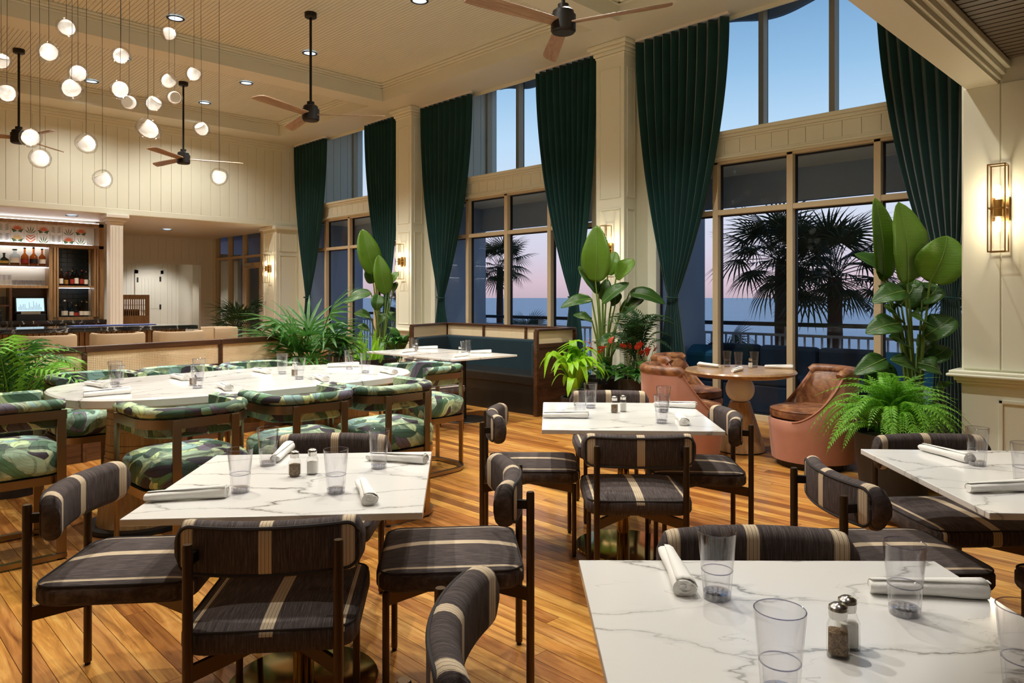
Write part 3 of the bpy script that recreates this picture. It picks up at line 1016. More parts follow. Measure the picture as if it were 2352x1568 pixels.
for (a, b) in TR:
    cm = MB()
    crown(cm, XE - 0.001, XE, a, b, 4.93, ZT, -1, 0)
    crown(cm, XL, XE, b - 0.001, b, 4.93, ZT, 0, -1)
    crown(cm, XL, XE, a, a + 0.001, 4.93, ZT, 0, 1)
    cm.build('tray_crown', MT['ceil'], ceiling, bevel=0.01)
# ---- bar wall: header over a wide opening, built of boards
bw = MB()
bw.box(XL, XW, YB, YB + 0.18, 2.97, ZS)
wall_bar = struct(bw.build('wall_bar', MT['paint']), 'cream boarded wall above the bar opening', 'wall')
BWD = 0.192
bd = MB().box(0.002, BWD - 0.002, -0.014, 0.0, 3.08, 4.62).mesh('wall_board', MT['paint'])
for k in range(30):
    o = link('wall_board', bd, wall_bar, bevel=0.004)
    o.location = (2.05 + k * BWD, YB, 0)
MB().box(XL, 2.05, YB - 0.014, YB, 3.08, 4.62).build('wall_boarding', MT['paint'], wall_bar)
tm = MB().box(XL, XW, YB - 0.02, YB, 2.97, 3.08)
for (z0, z1, e) in ((4.60, 4.65, 0.03), (4.65, 4.70, 0.05), (4.70, ZS, 0.08)):
    tm.box(XL, XW - 0.3, YB - e, YB, z0, z1)
tm.build('wall_trim', MT['paint'], wall_bar, bevel=0.008)
# ---- rooms behind the bar wall
bk = MB()
bk.box(XL, XW, YB + 0.18, 19.4, 2.98, 3.10)
ceil2 = struct(bk.build('ceiling_bar', MT['trimw']), 'flat low ceiling behind the bar opening', 'ceiling')
wb2 = MB()
wb2.box(XL, 5.2, 19.4, 19.5, 0, 2.98).box(5.2, 7.5, 19.4, 19.5, 2.29, 2.98).box(7.5, XW, 19.4, 19.5, 0, 2.98)
wall_back2 = struct(wb2.build('wall_hall', MT['whitew']), 'pale boarded wall with opening behind the host stand', 'wall')
bd2 = MB().box(0.002, BWD - 0.002, -0.012, 0.0, 2.30, 2.94).mesh('wall_board', MT['whitew'])
for k in range(13):
    o = link('wall_board', bd2, wall_back2)
    o.location = (5.28 + k * BWD, 19.4, 0)
MB().box(7.5, 7.62, 19.36, 19.4, 0, 2.36).box(5.2, 7.62, 19.37, 19.4, 2.28, 2.36).build('opening_casing', MT['whitew'], wall_back2)
# little lobby with a white beadboard door
lob = MB()
lob.box(4.6, 8.6, 22.0, 22.1, 0, 2.6).box(8.55, 8.65, 19.5, 22.0, 0, 2.6).box(4.5, 4.6, 19.5, 22.0, 0, 2.6).box(4.6, 8.6, 19.5, 22.0, 2.42, 2.6)
wall_lobby = struct(lob.build('wall_lobby', MT['whitew']), 'white beadboard lobby wall around a door', 'wall')
for k in range(32):
    xx = 4.62 + k * 0.122
    if 6.72 < xx < 7.42:
        continue
    MB().box(xx + 0.002, xx + 0.12, 21.985, 22.0, 0, 2.38).build('lobby_board', MT['whitew'], wall_lobby)
MB().box(7.86, 8.5, 20.9, 21.99, 0, 2.4).build('lobby_pier', MT['whitew'], wall_lobby)
dr = struct(thing('door_2', 'white beadboard door with dark hinges', 'door'))
MB().box(6.74, 7.34, 21.93, 21.985, 0, 2.10).build('door_leaf', MT['whitew'], dr)
for k in range(5):
    MB().box(6.83 + k * 0.088, 6.83 + k * 0.088 + 0.08, 21.918, 21.93, 1.10, 1.96).build('door_board', MT['whitew'], dr)
MB().box(6.66, 6.74, 21.92, 21.985, 0, 2.20).box(7.34, 7.42, 21.92, 21.985, 0, 2.20).box(6.66, 7.42, 21.92, 21.985, 2.10, 2.22).build('door_casing', MT['whitew'], dr)
for (xx, z) in ((7.33, 1.95), (7.33, 1.15), (6.72, 1.92)):
    MB().box(xx - 0.02, xx + 0.02, 21.90, 21.925, z - 0.07, z + 0.07).build('hinge', MT['black'], dr)
hd = MB()
hd.lathe([(0.0, 0), (0.045, 0.004), (0.03, 0.02), (0.0, 0.02)], 12, (0, 0, 0))
hd.bar((0, 0, 0.03), (-0.02, -0.09, 0.045), 0.02, 0.02)
k_ = hd.build('door_handle', MT['steel'], dr)
k_.location = (6.90, 21.92, 1.02)
k_.rotation_euler = (pi / 2, 0, 0)
# ---- low dark ceiling over the camera side, cream dividing beam, right wall
bm = MB().box(XL, XE, 1.22, 1.42, 2.95, 5.75).box(XE, 7.0, 1.22, 1.42, 2.95, 5.75)
beam = struct(bm.build('trim_4', MT['paint']), 'cream dividing beam at the upper right', 'beam')
cb = MB()
for (z0, z1, e) in ((2.975, 3.01, 0.02), (3.01, 3.05, 0.045), (3.05, 3.10, 0.075)):
    cb.box(XL, 6.1, 1.22 - e, 1.22, z0, z1)
cb.build('beam_crown', MT['paint'], beam, bevel=0.008)
dc = MB().box(XL, 6.4, -4.0, 1.22, 3.125, 3.25)
dceil = struct(dc.build('ceiling_low', MT['gasket']), 'dark slatted ceiling at the upper right', 'ceiling')
sl = MB().box(-0.031, 0.031, -2.6, 2.6, 0, 0.022).mesh('ceiling_slat', MT['darkceil'])
k = 0
x = 6.02
while x > XL:
    o = link('ceiling_slat', sl, dceil)
    o.location = (x, -1.45, 3.103)
    x -= 0.078
wr = MB().box(6.1, 7.96, -4.0, 1.45, 0, 5.75)
wall_r = struct(wr.build('wall_right', MT['paint']), 'cream panelled wall at the right edge', 'wall')
for k in range(8):
    y1 = 1.44 - k * 0.24
    MB().box(6.088, 6.102, y1 - 0.232, y1, 0.90, 2.95).build('wall_board', MT['paint'], wall_r, bevel=0.004)
cr = MB()
for (z0, z1, e) in ((0.79, 0.81, 0.03), (0.81, 0.84, 0.045), (0.84, 0.862, 0.085), (0.862, 0.885, 0.07)):
    cr.box(6.1 - e, 6.3, -4.0, 1.45 + e, z0, z1)
cr.box(6.075, 6.3, -4.0, 1.475, 0.0, 0.16)
cr.build('chair_rail', MT['paint'], wall_r, bevel=0.008)
for y1 in (1.22, -0.2):
    pm = MB()
    pm.box(6.085, 6.102, y1 - 1.2, y1, 0.66, 0.69).box(6.085, 6.102, y1 - 1.2, y1, 0.22, 0.25).box(6.085, 6.102, y1 - 0.03, y1, 0.22, 0.69).box(6.085, 6.102, y1 - 1.2, y1 - 1.17, 0.22, 0.69)
    pm.build('panel_moulding', MT['paint'], wall_r, bevel=0.006)
# ---- walls never seen by the camera but closing the room
struct(MB().box(XL - 0.1, XL, -4.0, 24.0, 0, 5.75).build('wall_left', MT['paint']), 'cream wall closing the left side', 'wall')
struct(MB().box(XL, 6.4, -4.1, -4.0, 0, 3.3).build('wall_back', MT['paint']), 'cream wall behind the viewer', 'wall')
# ================================================================== FURNITURE
# ---- striped dining chair (local +y is where the sitter faces)
def make_chair():
    t = thing('dining_chair', '', 'chair')
    sb = MB()
    cushion(sb, 0.50, 0.52, 0.405, 0.478, 0.075, crown=0.018, ed=0.018, cy=0.045)
    seat = sb.build('seat', MT['seatcloth'], t, smooth=50)
    pr = [(x, y, 0.474) for (x, y) in rrect(0.488, 0.508, 0.07, 6, 0, 0.045)]
    MB().tube(pr, 0.0032, 6, closed=True).build('seat_piping', MT['dpipe'], seat, smooth=True)
    # curved back pad
    rs = []
    n = 26
    for i in range(n + 1):
        u = -1 + 2 * i / n
        x = 0.268 * u
        yc = -0.222 + 0.058 * u * u
        e = 1.0 if abs(u) < 0.86 else sqrt(max(0.0, 1 - ((abs(u) - 0.86) / 0.14) ** 2)) * 0.55 + 0.45
        ring = []
        for (a, b) in rrect(0.060 * (0.55 + 0.45 * e), 0.158 * e, 0.029 * (0.55 + 0.45 * e) * 0.98, 4):
            bulge = 0.012 * (1 - (b / 0.08) ** 2)
            ring.append((x, yc + 0.030 + a + (bulge if a > 0 else 0), 0.700 + b))
        rs.append(ring)
    pad = MB().rings(rs).build('backrest', MT['padcloth'], t, smooth=50)
    def ploop(yo, hw, hh):
        q = []
        for (a, b) in rrect(2 * hw, 2 * hh, 0.035, 8):
            q.append((a, -0.222 + 0.058 * (a / 0.268) ** 2 + yo, 0.700 + b))
        # densify the long edges so that the loop follows the curve
        out = []
        for i in range(len(q)):
            a, b = Vector(q[i]), Vector(q[(i + 1) % len(q)])
            m = max(1, int((b - a).length / 0.03))
            for k in range(m):
                p = a.lerp(b, k / m)
                p.y = -0.222 + 0.058 * (p.x / 0.268) ** 2 + yo
                out.append(p)
        return out
    MB().tube(ploop(0.004, 0.252, 0.066), 0.0055, 6, closed=True).build('backrest_seam', MT['dpipe'], pad, smooth=True)
    for s in (-1, 1):
        MB().lathe([(0.0, 0.012), (0.0145, 0.012), (0.0145, 0.728), (0.012, 0.735), (0.0, 0.735)], 12, (s * 0.205, -0.235, 0)).build('rear_leg', MT['bronze'], t, smooth=40)
        MB().lathe([(0.0, 0.012), (0.0125, 0.012), (0.0125, 0.392), (0.010, 0.398), (0.0, 0.398)], 12, (s * 0.20, 0.27, 0)).build('front_leg', MT['bronze'], t, smooth=40)
        MB().bar((s * 0.205, -0.235, 0.372), (-s * 0.20, 0.27, 0.372), 0.013, 0.048).build('cross_brace', MT['bronze'], t, bevel=0.002)
        MB().bar((s * 0.205, -0.235, 0.69), (s * 0.195, -0.185, 0.69), 0.016, 0.03).build('pad_bracket', MT['black'], t)
        MB().cyl(s * 0.205, -0.235, 0, 0.013, 0.010, 10).build('foot_glide', MT['rubber'], t)
        MB().cyl(s * 0.20, 0.27, 0, 0.013, 0.010, 10).build('foot_glide', MT['rubber'], t)
    return t
CHAIRS = [
    (1.065, 2.107, 321.3, 'striped chair with its back to the viewer at the front-left marble table'),
    (0.837, 2.830, 231.1, 'striped chair on the left side of the front-left marble table'),
    (1.776, 2.069, 50.5, 'striped chair on the right side of the front-left marble table'),
    (1.665, 2.880, 135.0, 'striped chair facing the viewer behind the front-left marble table'),
    (2.962, 2.900, 224.5, 'striped chair on the left side of the middle marble table'),
    (2.913, 2.099, 314.1, 'striped chair with its back to the viewer at the middle marble table'),
    (3.624, 2.160, 41.4, 'striped chair on the right side of the middle marble table near the blush armchair'),
    (3.831, 2.943, 135.2, 'striped chair facing the viewer behind the middle marble table'),
    (1.760, 0.838, 134.6, 'striped chair behind the foreground marble table, only its back pad showing'),
    (1.075, 1.015, 222.0, 'striped chair cut by the bottom edge, left of the foreground marble table'),
    (2.873, 0.954, 227.0, 'striped chair angled left of the right-edge marble table, back pad turned away'),
    (3.640, 0.915, 138.0, 'striped chair facing the viewer behind the right-edge marble table'),
    (3.00, 0.20, 314.0, 'dark seat corner of a striped chair at the far right edge'),
    (4.76, 6.06, 268.0, 'striped chair with pad seen from behind at the nearer booth table'),
    (4.45, 7.15, 268.0, 'striped chair at the farther booth table, mostly hidden by barrel chairs'),
]
proto_chair = make_chair()
for i, (x, y, r, lab) in enumerate(CHAIRS):
    g = 'striped dining chairs'
    if i == 0:
        proto_chair.location = (x, y, 0)
        proto_chair.rotation_euler = (0, 0, radians(r))
        proto_chair['label'] = lab
        proto_chair['group'] = g
    else:
        dup(proto_chair, (x, y, 0), radians(r), lab, g)
# ---- square marble tables
def make_square(w, d, label, loc, rz, black=False, axis=False):
    t = thing('marble_table', label, 'table', loc, rz, 'square marble tables')
    MB().box(-w / 2, w / 2, -d / 2, d / 2, 0.728, 0.75).build('table_top', MT['marble'], t, bevel=0.0025)
    MB().box(-0.18, 0.18, -0.03, 0.03, 0.708, 0.728).box(-0.03, 0.03, -0.18, 0.18, 0.708, 0.728).build('support_spider', MT['black'], t)
    MB().lathe([(0.0, 0.0), (0.27, 0.0), (0.275, 0.006), (0.27, 0.012), (0.05, 0.016), (0.0, 0.016)], 40).build('base_plate', MT['pol'] if not black else MT['black'], t, smooth=30)
    MB().lathe([(0.037, 0.016), (0.037, 0.26), (0.033, 0.262), (0.033, 0.708)], 20).build('column', MT['pol'] if not black else MT['black'], t, smooth=30)
    return t
TBL = {}
TBL['T1'] = ((1.312, 2.425), radians(-40.0), 0.91, 0.89, 0.75)
TBL['T2'] = ((3.33, 2.475), radians(-47.5), 0.92, 0.96, 0.75)
TBL['T3'] = ((1.41, 0.548), radians(-45.0), 0.905, 0.905, 0.75)
TBL['T4'] = ((3.285, 0.528), radians(-48.0), 0.91, 0.945, 0.75)
TBL['T5'] = ((5.47, 7.25), 0.0, 0.95, 0.80, 0.75)
TBL['T6'] = ((5.47, 6.36), 0.0, 0.98, 0.80, 0.75)
for k, lab in (('T1', 'square white marble table at the front left, four chairs around it'), ('T2', 'square white marble table in the middle of the room'), ('T3', 'large-looking square marble table in the bottom right foreground'), ('T4', 'square white marble table cut by the right edge'), ('T5', 'farther square marble table at the cane-backed booth'), ('T6', 'nearer square marble table at the cane-backed booth')):
    (c, rz, w, d, z) = TBL[k]
    make_square(w, d, lab, (c[0], c[1], 0), rz, black=k in ('T5', 'T6'))
# ---- long oval communal table
LZ = 0.85
LC, LR = (2.24, 4.93), radians(0.0)
LA, LB_ = 1.21, 0.68
lt = thing('communal_table', 'long oval white marble table on two reeded oak pedestals', 'table', (LC[0], LC[1], 0), LR)
def sup(a, b, p, n=72):
    out = []
    for i in range(n):
        t = 2 * pi * i / n
        c, s_ = cos(t), sin(t)
        out.append((a * math.copysign(abs(c) ** (2 / p), c), b * math.copysign(abs(s_) ** (2 / p), s_)))
    return out
rs = []
for (ins, z) in ((0.012, LZ - 0.058), (0.0, LZ - 0.048), (0.0, LZ - 0.010), (0.010, LZ)):
    rs.append([(x, y, z) for (x, y) in sup(LA - ins, LB_ - ins, 2.9)])
MB().rings(rs).build('table_top', MT['marble'], lt, smooth=30)
for sx_ in (-0.72, 0.72):
    ped = MB().lathe([(0.0, 0.03), (0.255, 0.03), (0.245, 0.10), (0.205, 0.45), (0.19, LZ - 0.06), (0.0, LZ - 0.06)], 48, (sx_, -0.06, 0)).build('pedestal', MT['oak'], lt, smooth=35)
    MB().lathe([(0.0, 0.0), (0.31, 0.0), (0.315, 0.012), (0.31, 0.03), (0.0, 0.032)], 40, (sx_, -0.06, 0)).build('base_plate', MT['black'], ped, smooth=30)
    rr = MB()
    for k in range(18):
        z = 0.08 + k * 0.04
        r = 0.2475 - 0.0575 * min(1, (z - 0.03) / 0.60) * 0.98 if z < 0.6 else 0.197 - 0.004 * (z - 0.6) / 0.2
        rr.lathe([(r - 0.004, z - 0.0015), (r + 0.0015, z - 0.0015), (r + 0.0015, z + 0.0015), (r - 0.004, z + 0.0015)], 36, (sx_, -0.06, 0), closed=True)
    rr.build('pedestal_reeds', MT['walnut'], ped, stuff=True)
# ---- barrel chair with leaf print
def upath(w, yf, yb, r, n=9):
    """U open to the front, from front-left round the back to front-right"""
    pts = [(-w, yf), (-w, yb + r)]
    for k in range(1, n + 1):
        a = pi + (pi / 2) * k / n
        pts.append((-w + r + r * cos(a), yb + r + r * sin(a)))
    for k in range(0, n):
        a = 1.5 * pi + (pi / 2) * k / n
        pts.append((w - r + r * cos(a), yb + r + r * sin(a)))
    pts += [(w, yb + r), (w, yf)]
    return pts
def make_barrel():
    t = thing('barrel_chair', '', 'chair')
    U = upath(0.262, 0.215, -0.235, 0.17)
    roll = [(0.033 * cos(2 * pi * i / 12), 0.029 * sin(2 * pi * i / 12)) for i in range(12)]
    MB().sweep([(x, y, 0.840) for (x, y) in U], roll).build('arm_roll', MT['leaf'], t, smooth=60)
    Ui = upath(0.240, 0.20, -0.213, 0.15)
    padp = [(-0.030, -0.050), (-0.005, -0.062), (0.020, -0.050), (0.026, 0.0), (0.024, 0.09), (-0.03, 0.09)]
    MB().sweep([(x, y, 0.770) for (x, y) in Ui], padp).build('back_pad', MT['leaf'], t, smooth=50)
    Uo = upath(0.282, 0.222, -0.255, 0.185)
    MB().sweep([(x, y, 0.786) for (x, y) in Uo], [(-0.006, -0.024), (0.006, -0.024), (0.006, 0.024), (-0.006, 0.024)]).build('top_band', MT['brass'], t, smooth=40)
    sb = MB()
    cushion(sb, 0.548, 0.51, 0.455, 0.600, 0.14, crown=0.03, ed=0.032, cy=-0.005, n=8)
    sb.build('seat', MT['leaf'], t, smooth=60)
    rp_ = [(x, y, 0.434) for (x, y) in rrect(0.53, 0.495, 0.135, 8, 0, -0.005)]
    MB().sweep(rp_, [(-0.008, -0.022), (0.008, -0.022), (0.008, 0.022), (-0.008, 0.022)], closed=True).build('seat_ring', MT['brass'], t, smooth=40)
    MB().prism(rrect(0.52, 0.485, 0.13, 8, 0, -0.005), 0.44, 0.458).build('seat_board', MT['black'], t)
    for (x, y, w, d) in ((-0.280, 0.197, 0.014, 0.045), (0.280, 0.197, 0.014, 0.045), (-0.15, -0.262, 0.042, 0.014), (0.15, -0.262, 0.042, 0.014)):
        MB().box(x - w / 2, x + w / 2, y - d / 2, y + d / 2, 0.02, 0.808).build('post', MT['brass'], t, bevel=0.002)
    MB().sweep([(x, y, 0.022) for (x, y) in upath(0.280, 0.22, -0.262, 0.20)], [(-0.018, -0.012), (0.018, -0.012), (0.018, 0.012), (-0.018, 0.012)]).build('base_band', MT['brass'], t, smooth=40)
    for (x, y) in ((-0.28, 0.19), (0.28, 0.19), (-0.15, -0.262), (0.15, -0.262)):
        MB().cyl(x, y, 0, 0.010, 0.014, 10).build('foot_glide', MT['rubber'], t)
    return t
BARREL = [
    (0.80, 4.78, -90.0, 'leaf-print barrel chair at the left end of the long table, cut by the left edge'),
    (1.465, 3.99, 2.0, 'leaf-print barrel chair on the near side of the long table, leftmost, beside the oak pedestal'),
    (2.13, 3.98, -2.0, 'leaf-print barrel chair on the near side of the long table, middle one'),
    (2.73, 3.97, 0.0, 'leaf-print barrel chair on the near side of the long table, rightmost'),
    (3.68, 4.76, 92.0, 'leaf-print barrel chair at the right end of the long table by the booth'),
    (1.50, 5.86, 182.0, 'leaf-print barrel chair on the far side of the long table, leftmost by the potted palm'),
    (2.12, 5.86, 178.0, 'leaf-print barrel chair on the far side of the long table, second from the left'),
    (2.74, 5.84, 180.0, 'leaf-print barrel chair far side of the long table, before the lady palm'),
]
pb = make_barrel()
for i, (x, y, r, lab) in enumerate(BARREL):
    if i == 0:
        pb.location = (x, y, 0)
        pb.rotation_euler = (0, 0, radians(r))
        pb['label'] = lab
        pb['group'] = 'leaf-print barrel chairs'
    else:
        dup(pb, (x, y, 0), radians(r), lab, 'leaf-print barrel chairs')
# ---- low walnut and cane partition in front of the bar
def cane_run(name, pts, z0, zc0, zc1, z1, label, cat, posts, th=0.05, mat='walnut'):
    t = thing(name, label, cat, (0, 0, 0))
    for (a, b) in zip(pts[:-1], pts[1:]):
        a, b = Vector(a), Vector(b)
        d = b - a
        ang = math.atan2(d.y, d.x)
        ln = d.length
        def part(nm, mb, m, **kw):
            o = mb.build(nm, MT[m], t, **kw)
            o.location = (a.x, a.y, 0)
            o.rotation_euler = (0, 0, ang)
            return o
        part('cap_rail', MB().box(0, ln, -th * 0.7, th * 0.7, zc1, z1), mat, bevel=0.006)
        part('middle_rail', MB().box(0, ln, -th / 2, th / 2, zc0 - 0.05, zc0), mat, bevel=0.004)
        part('lower_panel', MB().box(0, ln, -th / 2 + 0.012, th / 2 - 0.012, z0, zc0 - 0.05), mat)
        k = max(1, int(round(ln / posts)))
        for i in range(k):
            x0, x1 = ln * i / k, ln * (i + 1) / k
            part('cane_panel', MB().box(x0 + 0.02, x1 - 0.02, -0.008, -0.004, zc0, zc1), 'cane')
            part('post', MB().box(x0 - 0.02, x0 + 0.02, -th / 2 - 0.003, th / 2 + 0.003, z0, zc1), mat, bevel=0.004)
        part('post', MB().box(ln - 0.02, ln + 0.02, -th / 2 - 0.003, th / 2 + 0.003, z0, zc1), mat, bevel=0.004)
    return t
cane_run('cane_partition', [(0.72, 6.86), (1.72, 7.02), (3.0, 7.27), (4.05, 7.55)], 0.0, 0.755, 0.945, 1.0, 'low walnut partition with woven cane panels in front of the bar', 'partition', 1.31)
# ---- booth
bo = cane_run('booth_bench', [(6.02, 8.10), (6.92, 8.42), (6.92, 5.90), (6.22, 5.90)], 0.0, 0.865, 1.015, 1.045, 'dark booth bench with teal back and cane panels along the top', 'booth', 0.84)
def bpart(nm, mb, m, **kw):
    return mb.build(nm, MT[m], bo, **kw)
bpart('back_cushion', MB().prism([(6.76, 5.95), (6.89, 5.95), (6.89, 8.36), (6.76, 8.28)], 0.44, 0.865), 'navy', bevel=0.025)
bpart('side_cushion', MB().prism([(6.06, 8.06), (6.05, 7.96), (6.80, 8.22), (6.86, 8.36)], 0.44, 0.865), 'navy', bevel=0.02)
bpart('end_cushion', MB().prism([(6.28, 5.935), (6.88, 5.935), (6.88, 6.04), (6.28, 6.04)], 0.44, 0.865), 'navy', bevel=0.02)
bpart('seat_cushion', MB().prism([(6.24, 5.94), (6.78, 5.94), (6.80, 8.28), (6.06, 8.02), (6.22, 7.4)], 0.36, 0.475), 'leather', bevel=0.02)
bpart('seat_base', MB().prism([(6.26, 5.94), (6.80, 5.94), (6.82, 8.3), (6.10, 8.04), (6.24, 7.4)], 0.0, 0.36), 'leather')
# ---- blush velvet tub chairs (local +y faces the sitter's front)
def make_tub():
    t = thing('tub_armchair', '', 'armchair')
    n = 40
    def hgt(a):     # a: angle from the back (0) to front (pi)
        u = abs(a)
        if u < 1.20:
            return 0.80
        if u > 2.40:
            return 0.40
        k = (u - 1.20) / 1.20
        return 0.80 - 0.40 * (1 - (1 - k) ** 1.8)
    def ring(rx, ry, zf, da=0.0):
        out = []
        for i in range(n):
            a = -pi + 2 * pi * i / n
            out.append((rx * sin(a), -ry * cos(a), zf(a)))
        return out
    outer = MB().rings([ring(0.33, 0.33, lambda a: 0.06), ring(0.345, 0.345, lambda a: 0.20), ring(0.35, 0.35, lambda a: 0.20 + (hgt(a) - 0.20) * 0.5), ring(0.355, 0.36, lambda a: hgt(a) - 0.02), ring(0.34, 0.345, lambda a: hgt(a)), ring(0.325, 0.33, lambda a: hgt(a) - 0.015)], cap0=True, cap1=False)
    outer.build('shell', MT['pink'], t, smooth=60)
    inner = MB().rings([ring(0.33, 0.335, lambda a: hgt(a) - 0.006), ring(0.285, 0.285, lambda a: hgt(a) - 0.03), ring(0.272, 0.265, lambda a: 0.36 + (hgt(a) - 0.36) * 0.4), ring(0.27, 0.26, lambda a: 0.36)], cap0=False, cap1=True)
    inner.build('inside_back', MT['brown'], t, smooth=60)
    # rolled top edge round the back
    pr = []
    for i in range(33):
        a = -1.24 + 2.48 * i / 32
        pr.append((0.322 * sin(a), -0.327 * cos(a), hgt(a) - 0.012))
    MB().tube(pr, 0.045, 10).build('rolled_top', MT['brown'], t, smooth=60)
    # piping along the sweeping arms
    for s in (-1, 1):
        pp = []
        for i in range(15):
            a = s * (1.24 + 1.16 * i / 14)
            pp.append((0.352 * sin(a), -0.357 * cos(a), hgt(a) - 0.004))
        MB().tube(pp, 0.007, 6).build('arm_piping', MT['pink'], t, smooth=True)
    cu = MB().lathe([(0.0, 0.40), (0.27, 0.40), (0.30, 0.415), (0.305, 0.45), (0.295, 0.478), (0.24, 0.495), (0.0, 0.505)], 36, (0, 0.045, 0))
    sc = cu.build('seat_cushion', MT['brown'], t, smooth=50)
    MB().tube([(0.298 * cos(2 * pi * i / 36), 0.045 + 0.298 * sin(2 * pi * i / 36), 0.474) for i in range(36)], 0.006, 6, closed=True).build('seat_piping', MT['brown'], sc, smooth=True)
    MB().lathe([(0.0, 0.0), (0.285, 0.0), (0.285, 0.062), (0.0, 0.062)], 32).build('plinth', MT['black'], t)
    return t
TUBS = [
    (6.12, 2.56, 44.0, 'blush velvet tub armchair on the right of the round oak table'),
    (5.57, 3.50, -128.0, 'blush velvet tub armchair left of the round oak table, nearer one'),
    (6.50, 4.02, -160.0, 'blush velvet tub armchair left of the round oak table, against the curtain'),
    (5.72, 9.95, 200.0, 'brown tub armchair back showing behind the lady palm'),
]
pt = make_tub()
for i, (x, y, r, lab) in enumerate(TUBS):
    if i == 0:
        pt.location = (x, y, 0)
        pt.rotation_euler = (0, 0, radians(r))
        pt['label'] = lab
        pt['group'] = 'tub armchairs'
    else:
        dup(pt, (x, y, 0), radians(r), lab, 'tub armchairs')
# ---- round oak table
RC = (6.20, 3.27)
TBL['R'] = (RC, 0.0, 0.97, 0.97, 0.75)
rt = thing('round_table', 'round oak table on a white ball and oak cone base', 'table', (RC[0], RC[1], 0))
MB().lathe([(0.0, 0.695), (0.42, 0.695), (0.48, 0.712), (0.5, 0.735), (0.49, 0.75), (0.0, 0.75)], 56).build('table_top', MT['oakx'], rt, smooth=35)
MB().lathe([(0.13 * sin(pi * k / 16) if 0 < k < 16 else 0.0, 0.57 - 0.13 * cos(pi * k / 16)) for k in range(17)], 36).build('ball', MT['cream_ball'], rt, smooth=True)
MB().lathe([(0.0, 0.012), (0.225, 0.012), (0.225, 0.03), (0.09, 0.455), (0.0, 0.455)], 40).build('cone_base', MT['oak'], rt, smooth=35)
MB().lathe([(0.0, 0.0), (0.215, 0.0), (0.215, 0.012), (0.0, 0.012)], 40).build('base_ring', MT['black'], rt)
t2 = thing('round_table', 'round oak table glimpsed behind the lady palm', 'table', (6.15, 10.75, 0), 0, None)
MB().lathe([(0.0, 0.695), (0.42, 0.695), (0.48, 0.712), (0.5, 0.735), (0.49, 0.75), (0.0, 0.75)], 40).build('table_top', MT['oakx'], t2, smooth=35)
MB().lathe([(0.13 * sin(pi * k / 12) if 0 < k < 12 else 0.0, 0.57 - 0.13 * cos(pi * k / 12)) for k in range(13)], 24).build('ball', MT['cream_ball'], t2, smooth=True)
MB().lathe([(0.0, 0.0), (0.225, 0.0), (0.09, 0.455), (0.0, 0.455)], 32).build('cone_base', MT['oak'], t2, smooth=35)
TBL['R2'] = ((6.15, 10.75), 0.0, 0.97, 0.97, 0.75)
# ---- curtains
def curtain(y0, y1, side, label, ztie=1.42, tight=0.062, xc=7.66):
    """hangs along y at the window wall; side=+1 gathers towards +y end, -1 towards the -y end"""
    t = thing('velvet_curtain', label, 'curtain', (xc, (y0 + y1) / 2, 0))
    w = y1 - y0
    ytie = (w / 2 - tight - 0.05) * side * (0.2 if side > 0 else 0.35)
    rows = []
    nx, nz = 96, 46
    pl = 9.5
    for j in range(nz + 1):
        z = 0.02 + (4.70 - 0.02) * j / nz
        if z >= ztie:
            k = (z - ztie) / (4.70 - ztie)
            q = 1 - (1 - k) ** 1.9
            hw = tight + (w / 2 - tight) * q
            c = ytie * (1 - q)
            amp = 0.016 + 0.026 * min(1.0, k * 2.2)
        else:
            k = (ztie - z) / ztie
            hw = tight + (w * 0.16 - tight) * (1 - (1 - k) ** 1.8)
            c = ytie
            amp = 0.016 + 0.022 * k
        row = []
        for i in range(nx + 1):
            u = -1 + 2 * i / nx
            ph = u * pi * pl + 1.1 * sin(3.3 * u + z * 0.4 + y0)
            sh = sin(ph)
            sh = math.copysign(abs(sh) ** 0.75, sh)
            row.append((amp * sh - 0.02 * (1 - u * u) * (1 if z < ztie + 0.4 else 0.3), c + hw * (u + 0.012 * sin(ph * 2)), z))
        rows.append(row)
    cl_ = MB().grid(rows).build('cloth', MT['velvet'], t, smooth=80, thick=0.006)
    MB().box(-0.02, 0.02, -w / 2 - 0.02, w / 2 + 0.02, 4.715, 4.749).build('curtain_track', MT['trimw'], t)
    rg = [(0.075 * cos(2 * pi * i / 20) - 0.01, ytie + (tight + 0.012) * sin(2 * pi * i / 20), ztie + 0.01 * sin(2 * pi * i / 20)) for i in range(20)]
    MB().tube(rg, 0.011, 6, closed=True).build('tieback', MT['velvet'], t, smooth=True)
    return t
curtain(4.20, 5.47, 1, 'green velvet curtain to the left of the round oak table, tied at the waist')
curtain(1.52, 2.55, -1, 'green velvet curtain at the right, behind the tall bird of paradise', xc=7.60)
curtain(8.72, 10.02, 1, 'green velvet curtain above the left end of the booth')
curtain(6.14, 7.25, -1, 'green velvet curtain behind the centre bird of paradise')
curtain(13.25, 14.52, 1, 'green velvet curtain in the far corner by the bar wall')
curtain(10.68, 11.75, -1, 'green velvet curtain behind the left bird of paradise')
